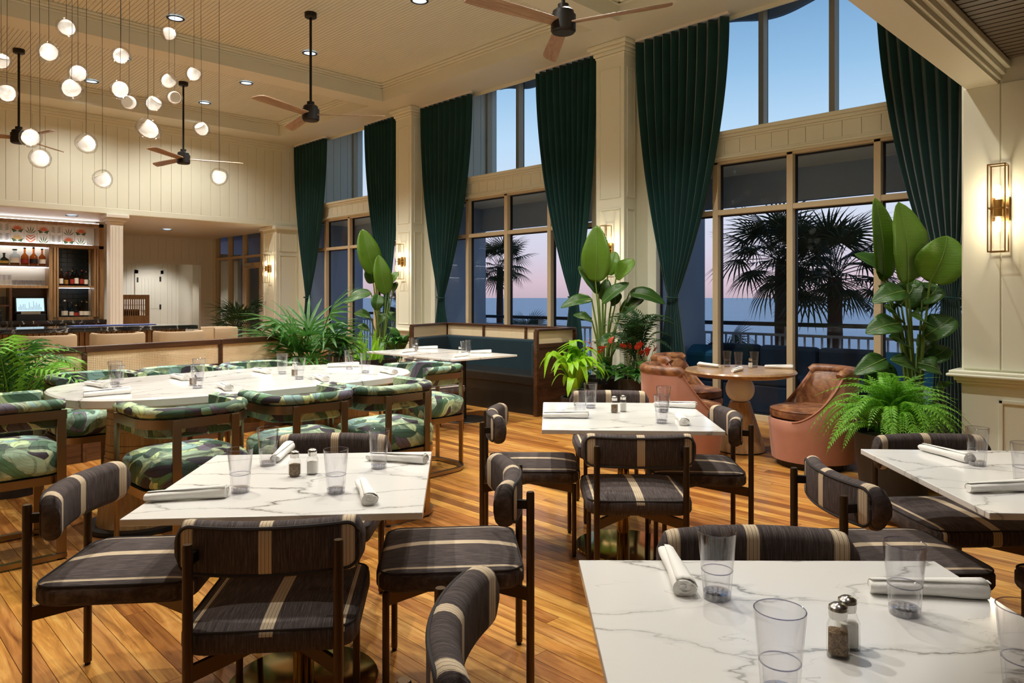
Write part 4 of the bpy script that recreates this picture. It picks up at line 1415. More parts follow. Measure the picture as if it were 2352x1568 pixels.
# ================================================================== TABLE SETTINGS
NAME = dict(T1='the front-left marble table', T2='the middle marble table', T3='the foreground marble table', T4='the right-edge marble table', L='the long oval table', T5='the farther booth table', T6='the nearer booth table', R='the round oak table', R2='the hidden round table')
def make_tumbler():
    t = thing('tumbler', '', 'glass')
    H = 0.15
    MB().lathe([(0.0, 0.0), (0.028, 0.0), (0.0305, 0.004), (0.0345, 0.062), (0.0425, H - 0.001), (0.0418, H), (0.0405, H - 0.001), (0.0325, 0.064), (0.0285, 0.060), (0.0262, 0.020), (0.0, 0.016)], 28).build('cup', MT['glass'], t, smooth=35)
    b = MB()
    for k in range(12):
        a = 2 * pi * k / 12
        b.cbox(0.022 * cos(a), 0.022 * sin(a), 0.009, 0.006, 0.004, 0.012, a)
    b.build('fluted_base', MT['gbase'], t)
    MB().tube([(0.0335 * cos(2 * pi * i / 24), 0.0335 * sin(2 * pi * i / 24), 0.0635) for i in range(24)], 0.0012, 5, closed=True).build('stacking_ledge', MT['ledge'], t, smooth=True)
    MB().tube([(0.0415 * cos(2 * pi * i / 28), 0.0415 * sin(2 * pi * i / 28), H) for i in range(28)], 0.0010, 5, closed=True).build('rim', MT['ledge'], t, smooth=True)
    MB().lathe([(0.0, 0.002), (0.029, 0.002), (0.0305, 0.016), (0.0, 0.017)], 20).build('thick_base', MT['gbase'], t, smooth=35)
    return t
def make_shaker(content):
    t = thing('%s_shaker' % content, '', 'shaker')
    rs = [[(x, y, z) for (x, y) in rrect(w, w, w * 0.22, 3)] for (w, z) in ((0.036, 0.0), (0.040, 0.003), (0.039, 0.052), (0.030, 0.066), (0.026, 0.072))]
    MB().rings(rs).build('glass_body', MT['shaker'], t, smooth=40)
    rs = [[(x, y, z) for (x, y) in rrect(w, w, w * 0.22, 3)] for (w, z) in ((0.031, 0.005), (0.034, 0.008), (0.0335, 0.050 if content == 'salt' else 0.046))]
    MB().rings(rs).build('%s_fill' % content, MT[content], t)
    MB().lathe([(0.0, 0.070), (0.0155, 0.070), (0.0165, 0.074), (0.0165, 0.084), (0.0175, 0.086), (0.0165, 0.092), (0.010, 0.097), (0.0, 0.098)], 20).build('cap', MT['steel'], t, smooth=35)
    return t
def make_napkin():
    t = thing('napkin_roll', '', 'napkin')
    L_ = 0.25
    rs = []
    for i in range(15):
        u = i / 14
        k = 0.0145 + 0.006 * u + 0.0015 * sin(u * 9)
        ring = []
        for j in range(14):
            a = 2 * pi * j / 14
            r = k * (1 + 0.08 * sin(3 * a + u * 2))
            ring.append((L_ * (u - 0.5) + 0.004 * cos(a), r * 1.25 * cos(a), 0.0160 + 0.006 * u * 0.5 + (0.003 * u if 0 else 0) + r * 0.88 * sin(a) * 0.98))
        rs.append(ring)
    body = MB().rings(rs).build('rolled_cloth', MT['napkin'], t, smooth=70)
    # loose outer flap that lies along the roll
    rows = []
    for i in range(13):
        u = i / 12
        row = []
        for j in range(5):
            a = -0.5 + 0.55 * j + 0.5 * u
            k = 0.018 + 0.006 * u
            row.append((L_ * (u - 0.5) * 0.97, k * 1.27 * cos(a), 0.017 + 0.003 * u + k * 0.90 * sin(a)))
        rows.append(row)
    MB().grid(rows).build('folded_flap', MT['napkin'], t, smooth=80, thick=0.0016)
    # spiral of the open end
    sp = [(L_ * 0.5 + 0.003, (0.002 + 0.0013 * i) * 1.2 * cos(i * 0.6), 0.0215 + (0.002 + 0.0013 * i) * 0.85 * sin(i * 0.6)) for i in range(15)]
    MB().tube(sp, 0.0018, 5).build('rolled_end', MT['napkin'], body, smooth=True)
    return t
PT_ = {'tumbler': None, 'salt': None, 'pepper': None, 'napkin': None}
def put(kind, key, x, y, lab, rz=0.0):
    z = LZ if key == 'L' else 0.75
    g = {'tumbler': 'clear tumblers on the tables', 'salt': 'salt shakers on the tables', 'pepper': 'pepper shakers on the tables', 'napkin': 'rolled white napkins on the tables'}[kind]
    if PT_[kind] is None:
        o = {'tumbler': make_tumbler, 'napkin': make_napkin, 'salt': lambda: make_shaker('salt'), 'pepper': lambda: make_shaker('pepper')}[kind]()
        PT_[kind] = o
        o.location = (x, y, z)
        o.rotation_euler = (0, 0, rz)
        o['label'] = lab + ' ' + NAME[key]
        o['group'] = g
    else:
        dup(PT_[kind], (x, y, z), rz, lab + ' ' + NAME[key], g)
TU = dict(
    T1=((1.07, 2.42, 'clear tumbler beside the long left napkin on'), (1.32, 2.73, 'clear tumbler at the back left of'), (1.30, 2.18, 'clear tumbler at the front centre of'), (1.61, 2.38, 'clear tumbler at the back right of')),
    T2=((3.12, 2.62, 'clear tumbler at the left of'), (3.40, 2.77, 'clear tumbler at the back left of'), (3.26, 2.17, 'clear tumbler at the front right of'), (3.58, 2.37, 'clear tumbler at the back right of')),
    T3=((1.45, 0.82, 'clear tumbler at the back left of'), (1.66, 0.50, 'clear tumbler standing before the right napkin of'), (1.16, 0.54, 'clear tumbler cut by the bottom edge on'), (1.46, 0.255, 'clear tumbler cut by the right edge on')),
    T4=((3.34, 0.74, 'clear tumbler beside the back napkin on'), (3.11, 0.545, 'clear tumbler cut by the right edge on')),
    L=((1.38, 4.88, 'front one of the leftmost tumbler pair on'), (1.45, 5.18, 'rear one of the leftmost tumbler pair on'), (1.76, 4.60, 'front one of the second tumbler pair on'), (1.93, 5.02, 'rear one of the second tumbler pair on'), (2.54, 5.02, 'left one of the third tumbler pair on'), (2.46, 4.61, 'right one of the third tumbler pair on'), (3.09, 4.98, 'left one of the rightmost tumbler pair on'), (3.02, 4.64, 'right one of the rightmost tumbler pair on')),
    T6=((5.60, 6.50, 'left tumbler of the two on'), (5.80, 6.64, 'right tumbler of the two on')),
    T5=((5.62, 7.55, 'left tumbler of the two on'), (5.40, 7.20, 'right tumbler of the two on')),
    R=((6.38, 3.50, 'left tumbler of the three on'), (6.34, 3.36, 'middle tumbler of the three on'), (6.50, 3.28, 'right tumbler of the three on')),
    R2=((6.22, 10.62, 'lone tumbler on'),))
for k, l in TU.items():
    for (x, y, lab) in l:
        put('tumbler', k, x, y, lab, random.uniform(0, 6))
for (k, p, s_) in (('T1', (1.31, 2.49), (1.375, 2.475)), ('T2', (3.36, 2.56), (3.43, 2.55)), ('T3', (1.38, 0.53), (1.425, 0.53)), ('L', (1.80, 4.78), None), ('L2', (2.54, 4.83), None), ('T6', None, (5.47, 6.42)), ('T5', (5.58, 7.40), None), ('R', None, (6.40, 3.27))):
    key = k[0] if k == 'L2' else k
    if p:
        put('pepper', key, p[0], p[1], {'L': 'pepper shaker by the second tumbler pair on', 'L2': 'pepper shaker by the third tumbler pair on'}.get(k, 'pepper shaker on'), 0.4)
    if s_:
        put('salt', key, s_[0], s_[1], 'salt shaker on', 0.7)
NA = dict(
    T1=((0.905, 2.455, -31, 'long rolled napkin at the left of'), (1.35, 2.08, 64 + 180, 'rolled napkin pointing at the viewer on'), (1.44, 2.84, 50, 'rolled napkin behind the back left tumbler of'), (1.72, 2.415, -58, 'rolled napkin at the right of')),
    T2=((3.015, 2.635, -45, 'rolled napkin at the left of'), (3.78, 2.42, -60, 'rolled napkin along the back right edge of'), (3.37, 2.12, 39 + 180, 'rolled napkin pointing at the viewer on')),
    T3=((1.495, 0.96, 43 + 180, 'rolled napkin at the back left of'), (1.80, 0.495, -50, 'rolled napkin at the right of')),
    T4=((3.42, 0.875, 58 + 180, 'rolled napkin at the back of'), (2.945, 0.58, -38, 'rolled napkin at the front of')),
    L=((1.26, 4.64, 2, 'rolled napkin at the front left end of'), (1.33, 5.14, -80, 'rolled napkin behind the leftmost tumblers on'), (1.86, 5.20, -90, 'rolled napkin behind the second tumbler pair on'), (1.86, 4.44, -100, 'rolled napkin in front of the second tumbler pair on'), (2.47, 5.22, -90, 'rolled napkin behind the third tumbler pair on'), (2.54, 4.46, -105, 'rolled napkin right of the third tumbler pair on'), (3.15, 5.17, -35, 'rolled napkin behind the rightmost tumblers on'), (3.12, 4.50, -100, 'rolled napkin in front of the rightmost tumblers on')),
    T6=((5.29, 6.20, 12, 'nearer rolled napkin on'), (5.82, 6.44, -40, 'farther rolled napkin on')),
    T5=((5.26, 7.16, 18, 'nearer rolled napkin on'), (5.80, 7.45, -40, 'farther rolled napkin on')),
    R=((6.22, 3.60, 80, 'left rolled napkin on'), (6.01, 3.20, 10, 'front rolled napkin on'), (6.55, 3.06, -65, 'right rolled napkin on')),
    R2=((6.08, 10.45, -80, 'rolled napkin on'),))
for k, l in NA.items():
    for (x, y, a, lab) in l:
        put('napkin', k, x, y, lab, radians(a))
# ================================================================== PLANTS
CAMR = radians(45.42 - 90)      # plants whose leaf layout is given left/right of the stems
def planter(t, r=0.22, h=0.42, r0=None, mat='pot', x=0, y=0):
    r0 = r0 or r * 0.8
    p = MB().lathe([(0.0, 0.0), (r0, 0.0), (r, h), (r - 0.02, h), (r - 0.03, h - 0.05), (0.0, h - 0.05)], 32, (x, y, 0)).build('planter', MT[mat], t, smooth=35)
    MB().lathe([(0.0, h - 0.035), (r - 0.03, h - 0.045)], 24, (x, y, 0)).build('soil', MT['soil'], p)
    return p
def blade(path, widths, fold=0.25, nrm=(0, -1, 0.4), cols=5, wave=0.0):
    """a leaf surface along a path; nrm is roughly where the upper face looks"""
    P = [Vector(p) for p in path]
    nrm = Vector(nrm).normalized()
    rows = []
    for i, p in enumerate(P):
        t = (P[min(i + 1, len(P) - 1)] - P[max(i - 1, 0)]).normalized()
        side = t.cross(nrm)
        if side.length < 1e-4:
            side = t.cross(Vector((1, 0, 0)))
        side.normalize()
        up = side.cross(t).normalized()
        w = widths[i]
        row = []
        for j in range(cols):
            u = -1 + 2 * j / (cols - 1)
            row.append(p + side * (u * w) + up * (fold * w * abs(u) * (1 + (wave * sin(i * 2.1 + j) if abs(u) > 0.6 else 0))))
        rows.append(row)
    return rows
def ovate(n, w, p=0.74, q=0.8, tip=0.02):
    out = []
    for i in range(n + 1):
        u = i / n
        out.append(max(w * (sin(pi * u ** p) ** q), tip * w))
    out[0] = w * 0.15
    out[-1] = w * 0.02
    return out
def paradise(name_label, loc, base_u, leaves, pot=True, r=0.25, h=0.45):
    t = thing('bird_of_paradise', name_label, 'plant', loc, CAMR, 'bird of paradise plants')
    if pot:
        planter(t, r, h)
    z0 = h - 0.05
    for k, (u0, zb, u1, zt_, w, wy, dark) in enumerate(leaves):
        b = Vector((u0, wy, zb))
        e = Vector((u1, wy * 1.2 - 0.03, zt_))
        d = e - b
        mid = b + d * 0.5 + Vector((0, -0.05, 0.08 * abs(d.x)))
        path = catmull([b, mid, e], 6)
        n = len(path) - 1
        rows = blade(path, ovate(n, w), fold=0.22, nrm=(0.35 * (-1 if u1 < u0 else 1) * -1, -1, 0.35 + 0.8 * min(1, abs(d.x) / max(0.05, abs(d.z)))), cols=7, wave=0.12)
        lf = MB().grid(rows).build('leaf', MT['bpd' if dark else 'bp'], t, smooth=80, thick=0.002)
        st_ = catmull([(u0 * 0.15 + random.uniform(-0.05, 0.05), random.uniform(-0.05, 0.05), z0), (u0 * 0.45, wy * 0.5, z0 + (zb - z0) * 0.55), (u0, wy, zb)], 5)
        MB().tube(st_, 0.012, 6, radii=[0.016 - 0.008 * i / (len(st_) - 1) for i in range(len(st_))]).build('stem', MT['stem'], t, smooth=True)
        rib = [Vector(p) + Vector((0, -0.004, 0)) for p in path]
        MB().tube(rib, 0.005, 5, radii=[0.0065 - 0.005 * i / n for i in range(n + 1)]).build('midrib', MT['stem'], lf, smooth=True)
    return t
def px_leaves(cx, s, rows, ws=1.0):
    return [((a - cx) / s, 1.42 + (683 - b) / s, (c - cx) / s, 1.42 + (683 - d) / s, w * ws, wy, dk) for (a, b, c, d, w, wy, dk) in rows]
random.seed(11)
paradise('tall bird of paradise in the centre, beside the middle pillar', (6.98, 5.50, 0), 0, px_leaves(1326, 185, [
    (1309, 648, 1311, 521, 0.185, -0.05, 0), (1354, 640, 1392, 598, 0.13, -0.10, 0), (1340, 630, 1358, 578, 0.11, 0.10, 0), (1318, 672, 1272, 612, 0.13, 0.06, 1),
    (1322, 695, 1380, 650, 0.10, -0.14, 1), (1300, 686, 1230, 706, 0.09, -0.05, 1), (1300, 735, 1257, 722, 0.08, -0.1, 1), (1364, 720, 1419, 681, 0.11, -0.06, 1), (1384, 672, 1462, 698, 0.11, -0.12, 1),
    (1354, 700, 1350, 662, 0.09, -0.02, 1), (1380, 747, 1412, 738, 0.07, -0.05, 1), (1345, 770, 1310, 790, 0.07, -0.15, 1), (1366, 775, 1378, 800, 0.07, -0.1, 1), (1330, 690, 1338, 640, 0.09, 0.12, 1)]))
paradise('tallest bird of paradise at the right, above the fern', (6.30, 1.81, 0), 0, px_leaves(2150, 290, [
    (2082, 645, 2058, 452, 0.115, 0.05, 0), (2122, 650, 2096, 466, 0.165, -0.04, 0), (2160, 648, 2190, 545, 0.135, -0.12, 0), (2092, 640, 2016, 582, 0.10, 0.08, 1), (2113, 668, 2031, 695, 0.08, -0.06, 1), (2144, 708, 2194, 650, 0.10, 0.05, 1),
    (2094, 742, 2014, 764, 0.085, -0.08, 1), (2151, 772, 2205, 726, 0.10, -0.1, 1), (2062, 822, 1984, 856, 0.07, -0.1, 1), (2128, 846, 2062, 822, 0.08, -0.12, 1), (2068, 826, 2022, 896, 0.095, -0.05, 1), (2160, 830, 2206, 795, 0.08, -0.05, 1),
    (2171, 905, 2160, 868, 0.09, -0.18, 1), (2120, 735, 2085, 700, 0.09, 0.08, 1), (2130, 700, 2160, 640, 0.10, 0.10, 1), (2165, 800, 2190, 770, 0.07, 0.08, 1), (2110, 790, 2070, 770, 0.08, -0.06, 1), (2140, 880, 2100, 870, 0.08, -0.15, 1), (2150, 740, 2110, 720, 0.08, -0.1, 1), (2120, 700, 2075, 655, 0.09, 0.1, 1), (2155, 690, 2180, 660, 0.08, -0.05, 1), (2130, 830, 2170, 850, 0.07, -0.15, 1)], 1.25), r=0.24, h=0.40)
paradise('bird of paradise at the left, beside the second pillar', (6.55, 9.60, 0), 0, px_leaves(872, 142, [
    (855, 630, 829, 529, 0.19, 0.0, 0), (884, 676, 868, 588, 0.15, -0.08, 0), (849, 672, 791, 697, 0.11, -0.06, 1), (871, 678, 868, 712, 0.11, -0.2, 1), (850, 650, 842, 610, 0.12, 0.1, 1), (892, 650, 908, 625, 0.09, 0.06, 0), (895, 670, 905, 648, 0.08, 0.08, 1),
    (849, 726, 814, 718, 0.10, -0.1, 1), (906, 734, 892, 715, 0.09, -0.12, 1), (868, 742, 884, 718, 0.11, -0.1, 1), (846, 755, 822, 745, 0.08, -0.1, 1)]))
# ---- generic fronds shared between plants
def pinnate(L_, n, ll, lw, rise, droop, mat, name, taper=0.75, vee=0.25, start=0.15):
    """feathered frond along +y rising then drooping, with pairs of leaflets"""
    path = [Vector((0, L_ * (u := i / 16), rise * sin(u * pi * 0.62) * L_ - droop * L_ * u * u)) for i in range(17)]
    mb = MB().tube(path, 0.004, 5, radii=[0.0045 - 0.0035 * i / 16 for i in range(17)])
    for k in range(n):
        u = start + (1 - start) * (k + 0.5) / n
        f = u * 16
        i = min(int(f), 15)
        p = path[i].lerp(path[i + 1], f - i)
        t = (path[i + 1] - path[i]).normalized()
        l = ll * (sin(pi * min(1.0, u * 0.92 + 0.10)) ** 0.6) * (1 if u < 0.9 else taper)
        for s in (-1, 1):
            side = Vector((s, 0, 0))
            d = (side * 0.86 + t * 0.5 + Vector((0, 0, vee))).normalized()
            a, b, c = p, p + d * l * 0.5 + Vector((0, 0, 0.02 * l)), p + d * l + Vector((0, 0, -0.25 * l))
            w = t * (lw * 0.5)
            o = len(mb.v)
            mb.v += [tuple(a), tuple(b + w), tuple(c), tuple(b - w)]
            mb.f.append((o, o + 1, o + 2, o + 3))
    return mb.mesh(name, MT[mat])
def fanfrond(nb, lb, wb_, spread, stalk, mat, name, droop=0.15):
    """palm fan: blades radiating from the end of a stalk that runs along +y"""
    mb = MB().tube([(0, stalk * i / 4, 0.10 * stalk * sin(i / 4 * pi / 2)) for i in range(5)], 0.006, 5)
    hub = Vector((0, stalk, 0.10 * stalk))
    for k in range(nb):
        a = -spread / 2 + spread * k / (nb - 1)
        l = lb * (0.72 + 0.28 * cos(a * 0.9))
        d = Vector((sin(a), cos(a), 0.10))
        sd = Vector((cos(a), -sin(a), 0))
        rows = []
        for (u, w) in ((0, 0.25), (0.35, 1.0), (0.7, 0.8), (1.0, 0.05)):
            p = hub + d * (l * u) + Vector((0, 0, -droop * l * u * u * (1 + 0.5 * abs(sin(a)))))
            rows.append([p - sd * wb_ * w, p + Vector((0, 0, -0.25 * wb_ * w)), p + sd * wb_ * w])
        mb.grid(rows)
    return mb.mesh(name, MT[mat])
def strap(L_, w, rise, droop, mat, name):
    path = [Vector((0, L_ * (u := i / 10) * (1 - 0.15 * u), rise * L_ * sin(u * pi * 0.55) - droop * L_ * u ** 2.2)) for i in range(11)]
    ws = [w * (0.45 + 0.55 * sin(pi * min(1, (i / 10) * 0.9 + 0.12))) if i < 10 else w * 0.04 for i in range(11)]
    return MB().grid(blade(path, ws, fold=0.3, nrm=(0, -0.2, 1), cols=3)).mesh(name, MT[mat], smooth=80)
def spread_fronds(t, meshes, n, z, tilt, scale, name, r=0.04, lean=0.0, x=0.0, y=0.0, seed=1, zvar=0.0):
    rnd = random.Random(seed)
    for k in range(n):
        o = link(name, meshes[k % len(meshes)], t)
        a = 2 * pi * k * 0.381966 + rnd.uniform(-0.2, 0.2)
        o.location = (x + r * rnd.uniform(0.2, 1) * cos(a + pi / 2), y + r * rnd.uniform(0.2, 1) * sin(a + pi / 2), z + rnd.uniform(0, zvar))
        o.rotation_euler = (rnd.uniform(*tilt), rnd.uniform(-0.15, 0.15), a)
        s = rnd.uniform(*scale)
        o.scale = (s, s, s)
# Boston fern in front of the right wall
fm = [pinnate(0.40 + 0.04 * k, 21, 0.058, 0.017, 0.55 + 0.08 * k, 0.55 + 0.12 * k, 'fern', 'frond_mesh', vee=0.05) for k in range(4)]
t = thing('boston_fern', 'bushy green fern in a dark planter at the right', 'plant', (5.66, 1.78, 0), CAMR)
planter(t, 0.27, 0.44, 0.22)
spread_fronds(t, fm, 170, 0.42, (-0.35, 1.3), (0.65, 1.05), 'frond', 0.13, seed=4, zvar=0.05)
# lime dracaena
dm = [strap(0.46, 0.044, 0.80 + 0.2 * k, 0.50 + 0.20 * k, 'lime', 'strap_mesh') for k in range(4)]
t = thing('lime_dracaena', 'bright lime strap-leaved plant before the end of the booth', 'plant', (6.20, 5.28, 0), CAMR)
planter(t, 0.16, 0.30)
spread_fronds(t, dm, 46, 0.28, (-0.2, 0.95), (0.7, 1.05), 'leaf', 0.05, seed=5, zvar=0.22)
# anthuriums with a parlour palm in one dark pot
t = thing('potted_anthurium', 'dark pot of red anthuriums under a feathery parlour palm', 'plant', (6.84, 4.90, 0), CAMR)
planter(t, 0.23, 0.50, 0.19)
pm_ = [pinnate(0.50, 16, 0.15, 0.022, 0.75, 0.35 + 0.15 * k, 'dpalm', 'parlour_frond_mesh', vee=0.1) for k in range(3)]
spread_fronds(t, pm_, 34, 0.55, (0.15, 1.15), (0.75, 1.15), 'palm_frond', 0.08, seed=6, zvar=0.30)
hl = blade(catmull([(0, 0, 0), (0, 0.07, 0.02), (0, 0.14, -0.02)], 4), [0.012, 0.04, 0.055, 0.055, 0.045, 0.03, 0.018, 0.008, 0.001], fold=0.15, nrm=(0, -0.2, 1), cols=5)
hm = MB().grid(hl).mesh('heart_leaf_mesh', MT['palm'], smooth=80)
fl = blade(catmull([(0, 0, 0), (0, 0.05, 0.012), (0, 0.10, 0.0)], 4), [0.01, 0.03, 0.04, 0.04, 0.034, 0.024, 0.014, 0.006, 0.001], fold=0.2, nrm=(0, -0.2, 1), cols=5)
flm = MB().grid(fl).mesh('spathe_mesh', MT['red'], smooth=80)
spadm = MB().tube([(0, 0.02, 0.005), (0, 0.045, 0.035), (0, 0.06, 0.06)], 0.004, 5).mesh('spadix_mesh', MT['label'])
def anth(t, n, nf, R, z, seed, x=0.0, y=0.0):
    rnd = random.Random(seed)
    for k in range(n):
        a = rnd.uniform(0, 2 * pi)
        r = R * sqrt(rnd.uniform(0.05, 1))
        o = link('leaf', hm, t)
        o.location = (x + r * cos(a), y + r * sin(a), z + rnd.uniform(-0.05, 0.22) * (1.1 - r / R))
        o.rotation_euler = (rnd.uniform(-0.6, 0.5), rnd.uniform(-0.5, 0.5), a - pi / 2 + rnd.uniform(-0.5, 0.5))
        s = rnd.uniform(0.7, 1.2)
        o.scale = (s, s, s)
    for k in range(nf):
        a = rnd.uniform(pi, 2 * pi)
        r = R * rnd.uniform(0.25, 1.0)
        p = Vector((x + r * cos(a), y + r * sin(a), z + 0.20 + rnd.uniform(0, 0.14)))
        o = link('flower', flm, t)
        o.location = p
        o.rotation_euler = (rnd.uniform(0.3, 1.1), rnd.uniform(-0.3, 0.3), a - pi / 2 + rnd.uniform(-0.6, 0.6))
        link('spadix', spadm, o)
        MB().tube([(x + r * 0.3 * cos(a), y + r * 0.3 * sin(a), z - 0.05), p], 0.003, 5).build('flower_stem', MT['stem'], t)
anth(t, 70, 12, 0.27, 0.52, 8)
spm = [strap(0.30, 0.012, 0.5, 0.6, 'palm', 'filler_mesh')]
spread_fronds(t, spm, 16, 0.5, (-0.2, 0.9), (0.7, 1.1), 'trailing_leaf', 0.12, seed=2)
t = thing('potted_anthurium', 'red anthuriums around the foot of the centre bird of paradise', 'plant', (6.70, 5.38, 0), CAMR)
planter(t, 0.14, 0.40)
anth(t, 34, 7, 0.20, 0.55, 9)
# lady palm
rm = [fanfrond(9, 0.42, 0.018, 2.7 + 0.2 * k, 0.16 + 0.05 * k, 'palm', 'lady_palm_mesh', droop=0.25 + 0.1 * k) for k in range(3)]
t = thing('lady_palm', 'dark green lady palm at the end of the cane partition', 'plant', (4.05, 7.42, 0), CAMR)
planter(t, 0.26, 0.50)
for k in range(7):
    a = 2 * pi * k / 7
    MB().tube([(0.06 * cos(a), 0.06 * sin(a), 0.45), (0.20 * cos(a), 0.16 * sin(a), 0.75 + 0.07 * (k % 3))], 0.009, 6).build('cane_stem', MT['stem'], t)
spread_fronds(t, rm, 46, 0.55, (-0.1, 1.25), (0.8, 1.15), 'fan_frond', 0.22, seed=12, zvar=0.40)
t = thing('lady_palm', 'dark lady palm in the far corner in front of the glazed door', 'plant', (6.95, 15.75, 0), CAMR)
planter(t, 0.24, 0.45)
dm2 = [fanfrond(8, 0.42, 0.015, 3.0, 0.25, 'dpalm', 'dark_lady_palm_mesh', droop=0.3)]
spread_fronds(t, dm2, 36, 0.55, (0.1, 1.1), (0.8, 1.2), 'fan_frond', 0.22, seed=14, zvar=0.5)
# areca palm at the left
am = [pinnate(0.62, 18, 0.20, 0.022, 0.75 + 0.1 * k, 0.55 + 0.2 * k, 'fern' if k == 0 else 'palm', 'areca_frond_mesh', vee=0.05) for k in range(3)]
t = thing('areca_palm', 'feathery potted palm at the left edge before the cane partition', 'plant', (1.08, 6.28, 0), CAMR)
planter(t, 0.24, 0.42)
spread_fronds(t, am, 24, 0.42, (0.05, 1.0), (0.8, 1.15), 'frond', 0.10, seed=21, zvar=0.22)
# snake plant and peace lily by the second pillar
sm = [MB().grid(blade([(0.02 * sin(i * 0.7 + k), 0.01 * i, 0.42 * i / 8) for i in range(9)], [0.02, 0.026, 0.028, 0.028, 0.027, 0.024, 0.018, 0.010, 0.001], fold=0.3, nrm=(0, -1, 0), cols=3)).mesh('sword_leaf_mesh', MT['lime' if k == 0 else 'fern'], smooth=80) for k in range(2)]
t = thing('snake_plant', 'upright yellow-edged snake plant left of the booth', 'plant', (5.95, 9.15, 0), CAMR)
planter(t, 0.20, 0.50)
rnd = random.Random(5)
for k in range(18):
    o = link('sword_leaf', sm[k % 2], t)
    o.location = (rnd.uniform(-0.19, 0.19), rnd.uniform(-0.08, 0.08), 0.45)
    o.rotation_euler = (rnd.uniform(-0.2, 0.25), rnd.uniform(-0.3, 0.3), rnd.uniform(-0.8, 0.8))
    s = rnd.uniform(0.7, 1.25)
    o.scale = (s, s, s)
t = thing('peace_lily', 'broad-leaved dark green plant against the left end of the booth', 'plant', (6.28, 8.75, 0), CAMR)
planter(t, 0.18, 0.45)
lm_ = [MB().grid(blade(catmull([(0, 0, 0), (0, 0.10, 0.18), (0, 0.20, 0.26), (0, 0.32, 0.24 - 0.08 * k)], 4), [0.004, 0.005, 0.006, 0.010, 0.03, 0.05, 0.058, 0.056, 0.048, 0.036, 0.022, 0.010, 0.001], fold=0.2, nrm=(0, -0.3, 1), cols=5)).mesh('lily_leaf_mesh', MT['palm' if k else 'bpd'], smooth=80) for k in range(2)]
spread_fronds(t, lm_, 30, 0.45, (-0.3, 0.7), (0.8, 1.5), 'leaf', 0.08, seed=31, zvar=0.10)
# ================================================================== LAMPS AND FANS
# ---- recessed downlights
def make_down(lab, x, y, z=ZT, power=0.0, ang=112, first=[None]):
    z = z - 0.013
    if first[0] is None:
        t = thing('recessed_downlight', lab, 'downlight', (x, y, z), 0, 'recessed ceiling downlights')
        MB().lathe([(0.085, 0.0), (0.108, 0.0), (0.110, -0.004), (0.104, -0.008), (0.085, -0.008)], 32, closed=True).build('rim', MT['black'], t, smooth=30)
        MB().lathe([(0.100, -0.006), (0.088, 0.004), (0.070, 0.010), (0.0, 0.0105)], 32).build('reflector', MT['dlite'], t, smooth=50)
        first[0] = t
    else:
        t = dup(first[0], (x, y, z), 0, lab, 'recessed ceiling downlights')
    if power:
        spot((x, y, z - 0.02), power, ang)
    return t
PD = 325.0
for (x, y, lab, p) in (
        (5.30, 6.97, 'ceiling downlight cut by the top edge beside the centre fan', 1.0), (3.40, 9.61, 'ceiling downlight at the upper left among the pendants', 1.0), (5.29, 9.60, 'ceiling downlight beside the rod of the centre fan', 1.0),
        (5.27, 11.68, 'ceiling downlight left of the rod of the centre fan', 1.0), (5.26, 13.41, 'ceiling downlight nearest the bar wall on the right', 0.9), (3.40, 13.40, 'ceiling downlight nearest the bar wall on the left', 0.7), (3.41, 11.77, 'ceiling downlight half hidden behind a glass pendant', 0.8)):
    make_down(lab, x, y, ZT, PD * p * (0.62 if y > 13 else 1.15), 140 if y > 13 else 112)
# the same grid goes on above and behind the frame
for (x, y) in ((3.40, 6.97), (1.3, 6.97), (1.3, 9.6), (5.30, 4.3), (3.40, 4.3), (1.3, 4.3), (5.3, 2.4), (3.4, 2.4), (1.3, 2.4)):
    make_down('ceiling downlight above the frame', x, y, ZT, PD * (1.12 if y > 3 else 0.62))
for (x, y) in ((2.1, 0.6), (0.6, 0.4), (4.2, 0.4), (1.2, -1.2), (3.4, -1.2)):
    make_down('downlight in the low dark ceiling', x, y, 3.10, PD * 0.05, 88)
# ---- ceiling fans
def make_fan():
    t = thing('ceiling_fan', '', 'fan')
    MB().lathe([(0.0, 0.0), (0.075, 0.0), (0.075, -0.055), (0.06, -0.065), (0.0, -0.065)], 28, (0, 0, ZT)).build('canopy', MT['black'], t, smooth=35)
    MB().lathe([(0.016, 3.90), (0.016, ZT - 0.06)], 12).build('downrod', MT['black'], t, smooth=True)
    hub = MB().lathe([(0.0, 3.655), (0.092, 3.655), (0.105, 3.67), (0.107, 3.80), (0.09, 3.803), (0.09, 3.835), (0.075, 3.85), (0.046, 3.853), (0.046, 3.895), (0.018, 3.90), (0.0, 3.90)], 36).build('motor_housing', MT['black'], t, smooth=35)
    MB().lathe([(0.0, 3.652), (0.085, 3.653)], 28).build('light_lens', MT['gasket'], hub)
    return t
def add_blades(t, angs):
    for a in angs:
        out = []
        prof = [(0.06, 0.052), (0.25, 0.060), (0.55, 0.068), (0.80, 0.072), (0.86, 0.066), (0.91, 0.03), (0.935, -0.03), (0.94, -0.066)]
        pts = [(u, w) for (u, w) in prof] + [(0.80, -0.072), (0.55, -0.066), (0.25, -0.058), (0.06, -0.05)]
        b = MB().prism(pts, -0.006, 0.006).build('blade', MT['blade'], t, bevel=0.002)
        b.location = (0, 0, 3.735)
        b.rotation_euler = (radians(14), 0, radians(a))
FANS = [(4.57, 8.27, (-40, 80, 200), 'black ceiling fan with wooden blades in the centre of the ceiling'), (4.57, 4.02, (-70, 50, 170), 'large-looking ceiling fan cut by the top edge'), (4.52, 12.42, (-20, 100, 220), 'ceiling fan before the bar wall, right of the glass pendants'), (2.22, 12.45, (45, 165, -75), 'ceiling fan at the far left behind the glass pendants')]
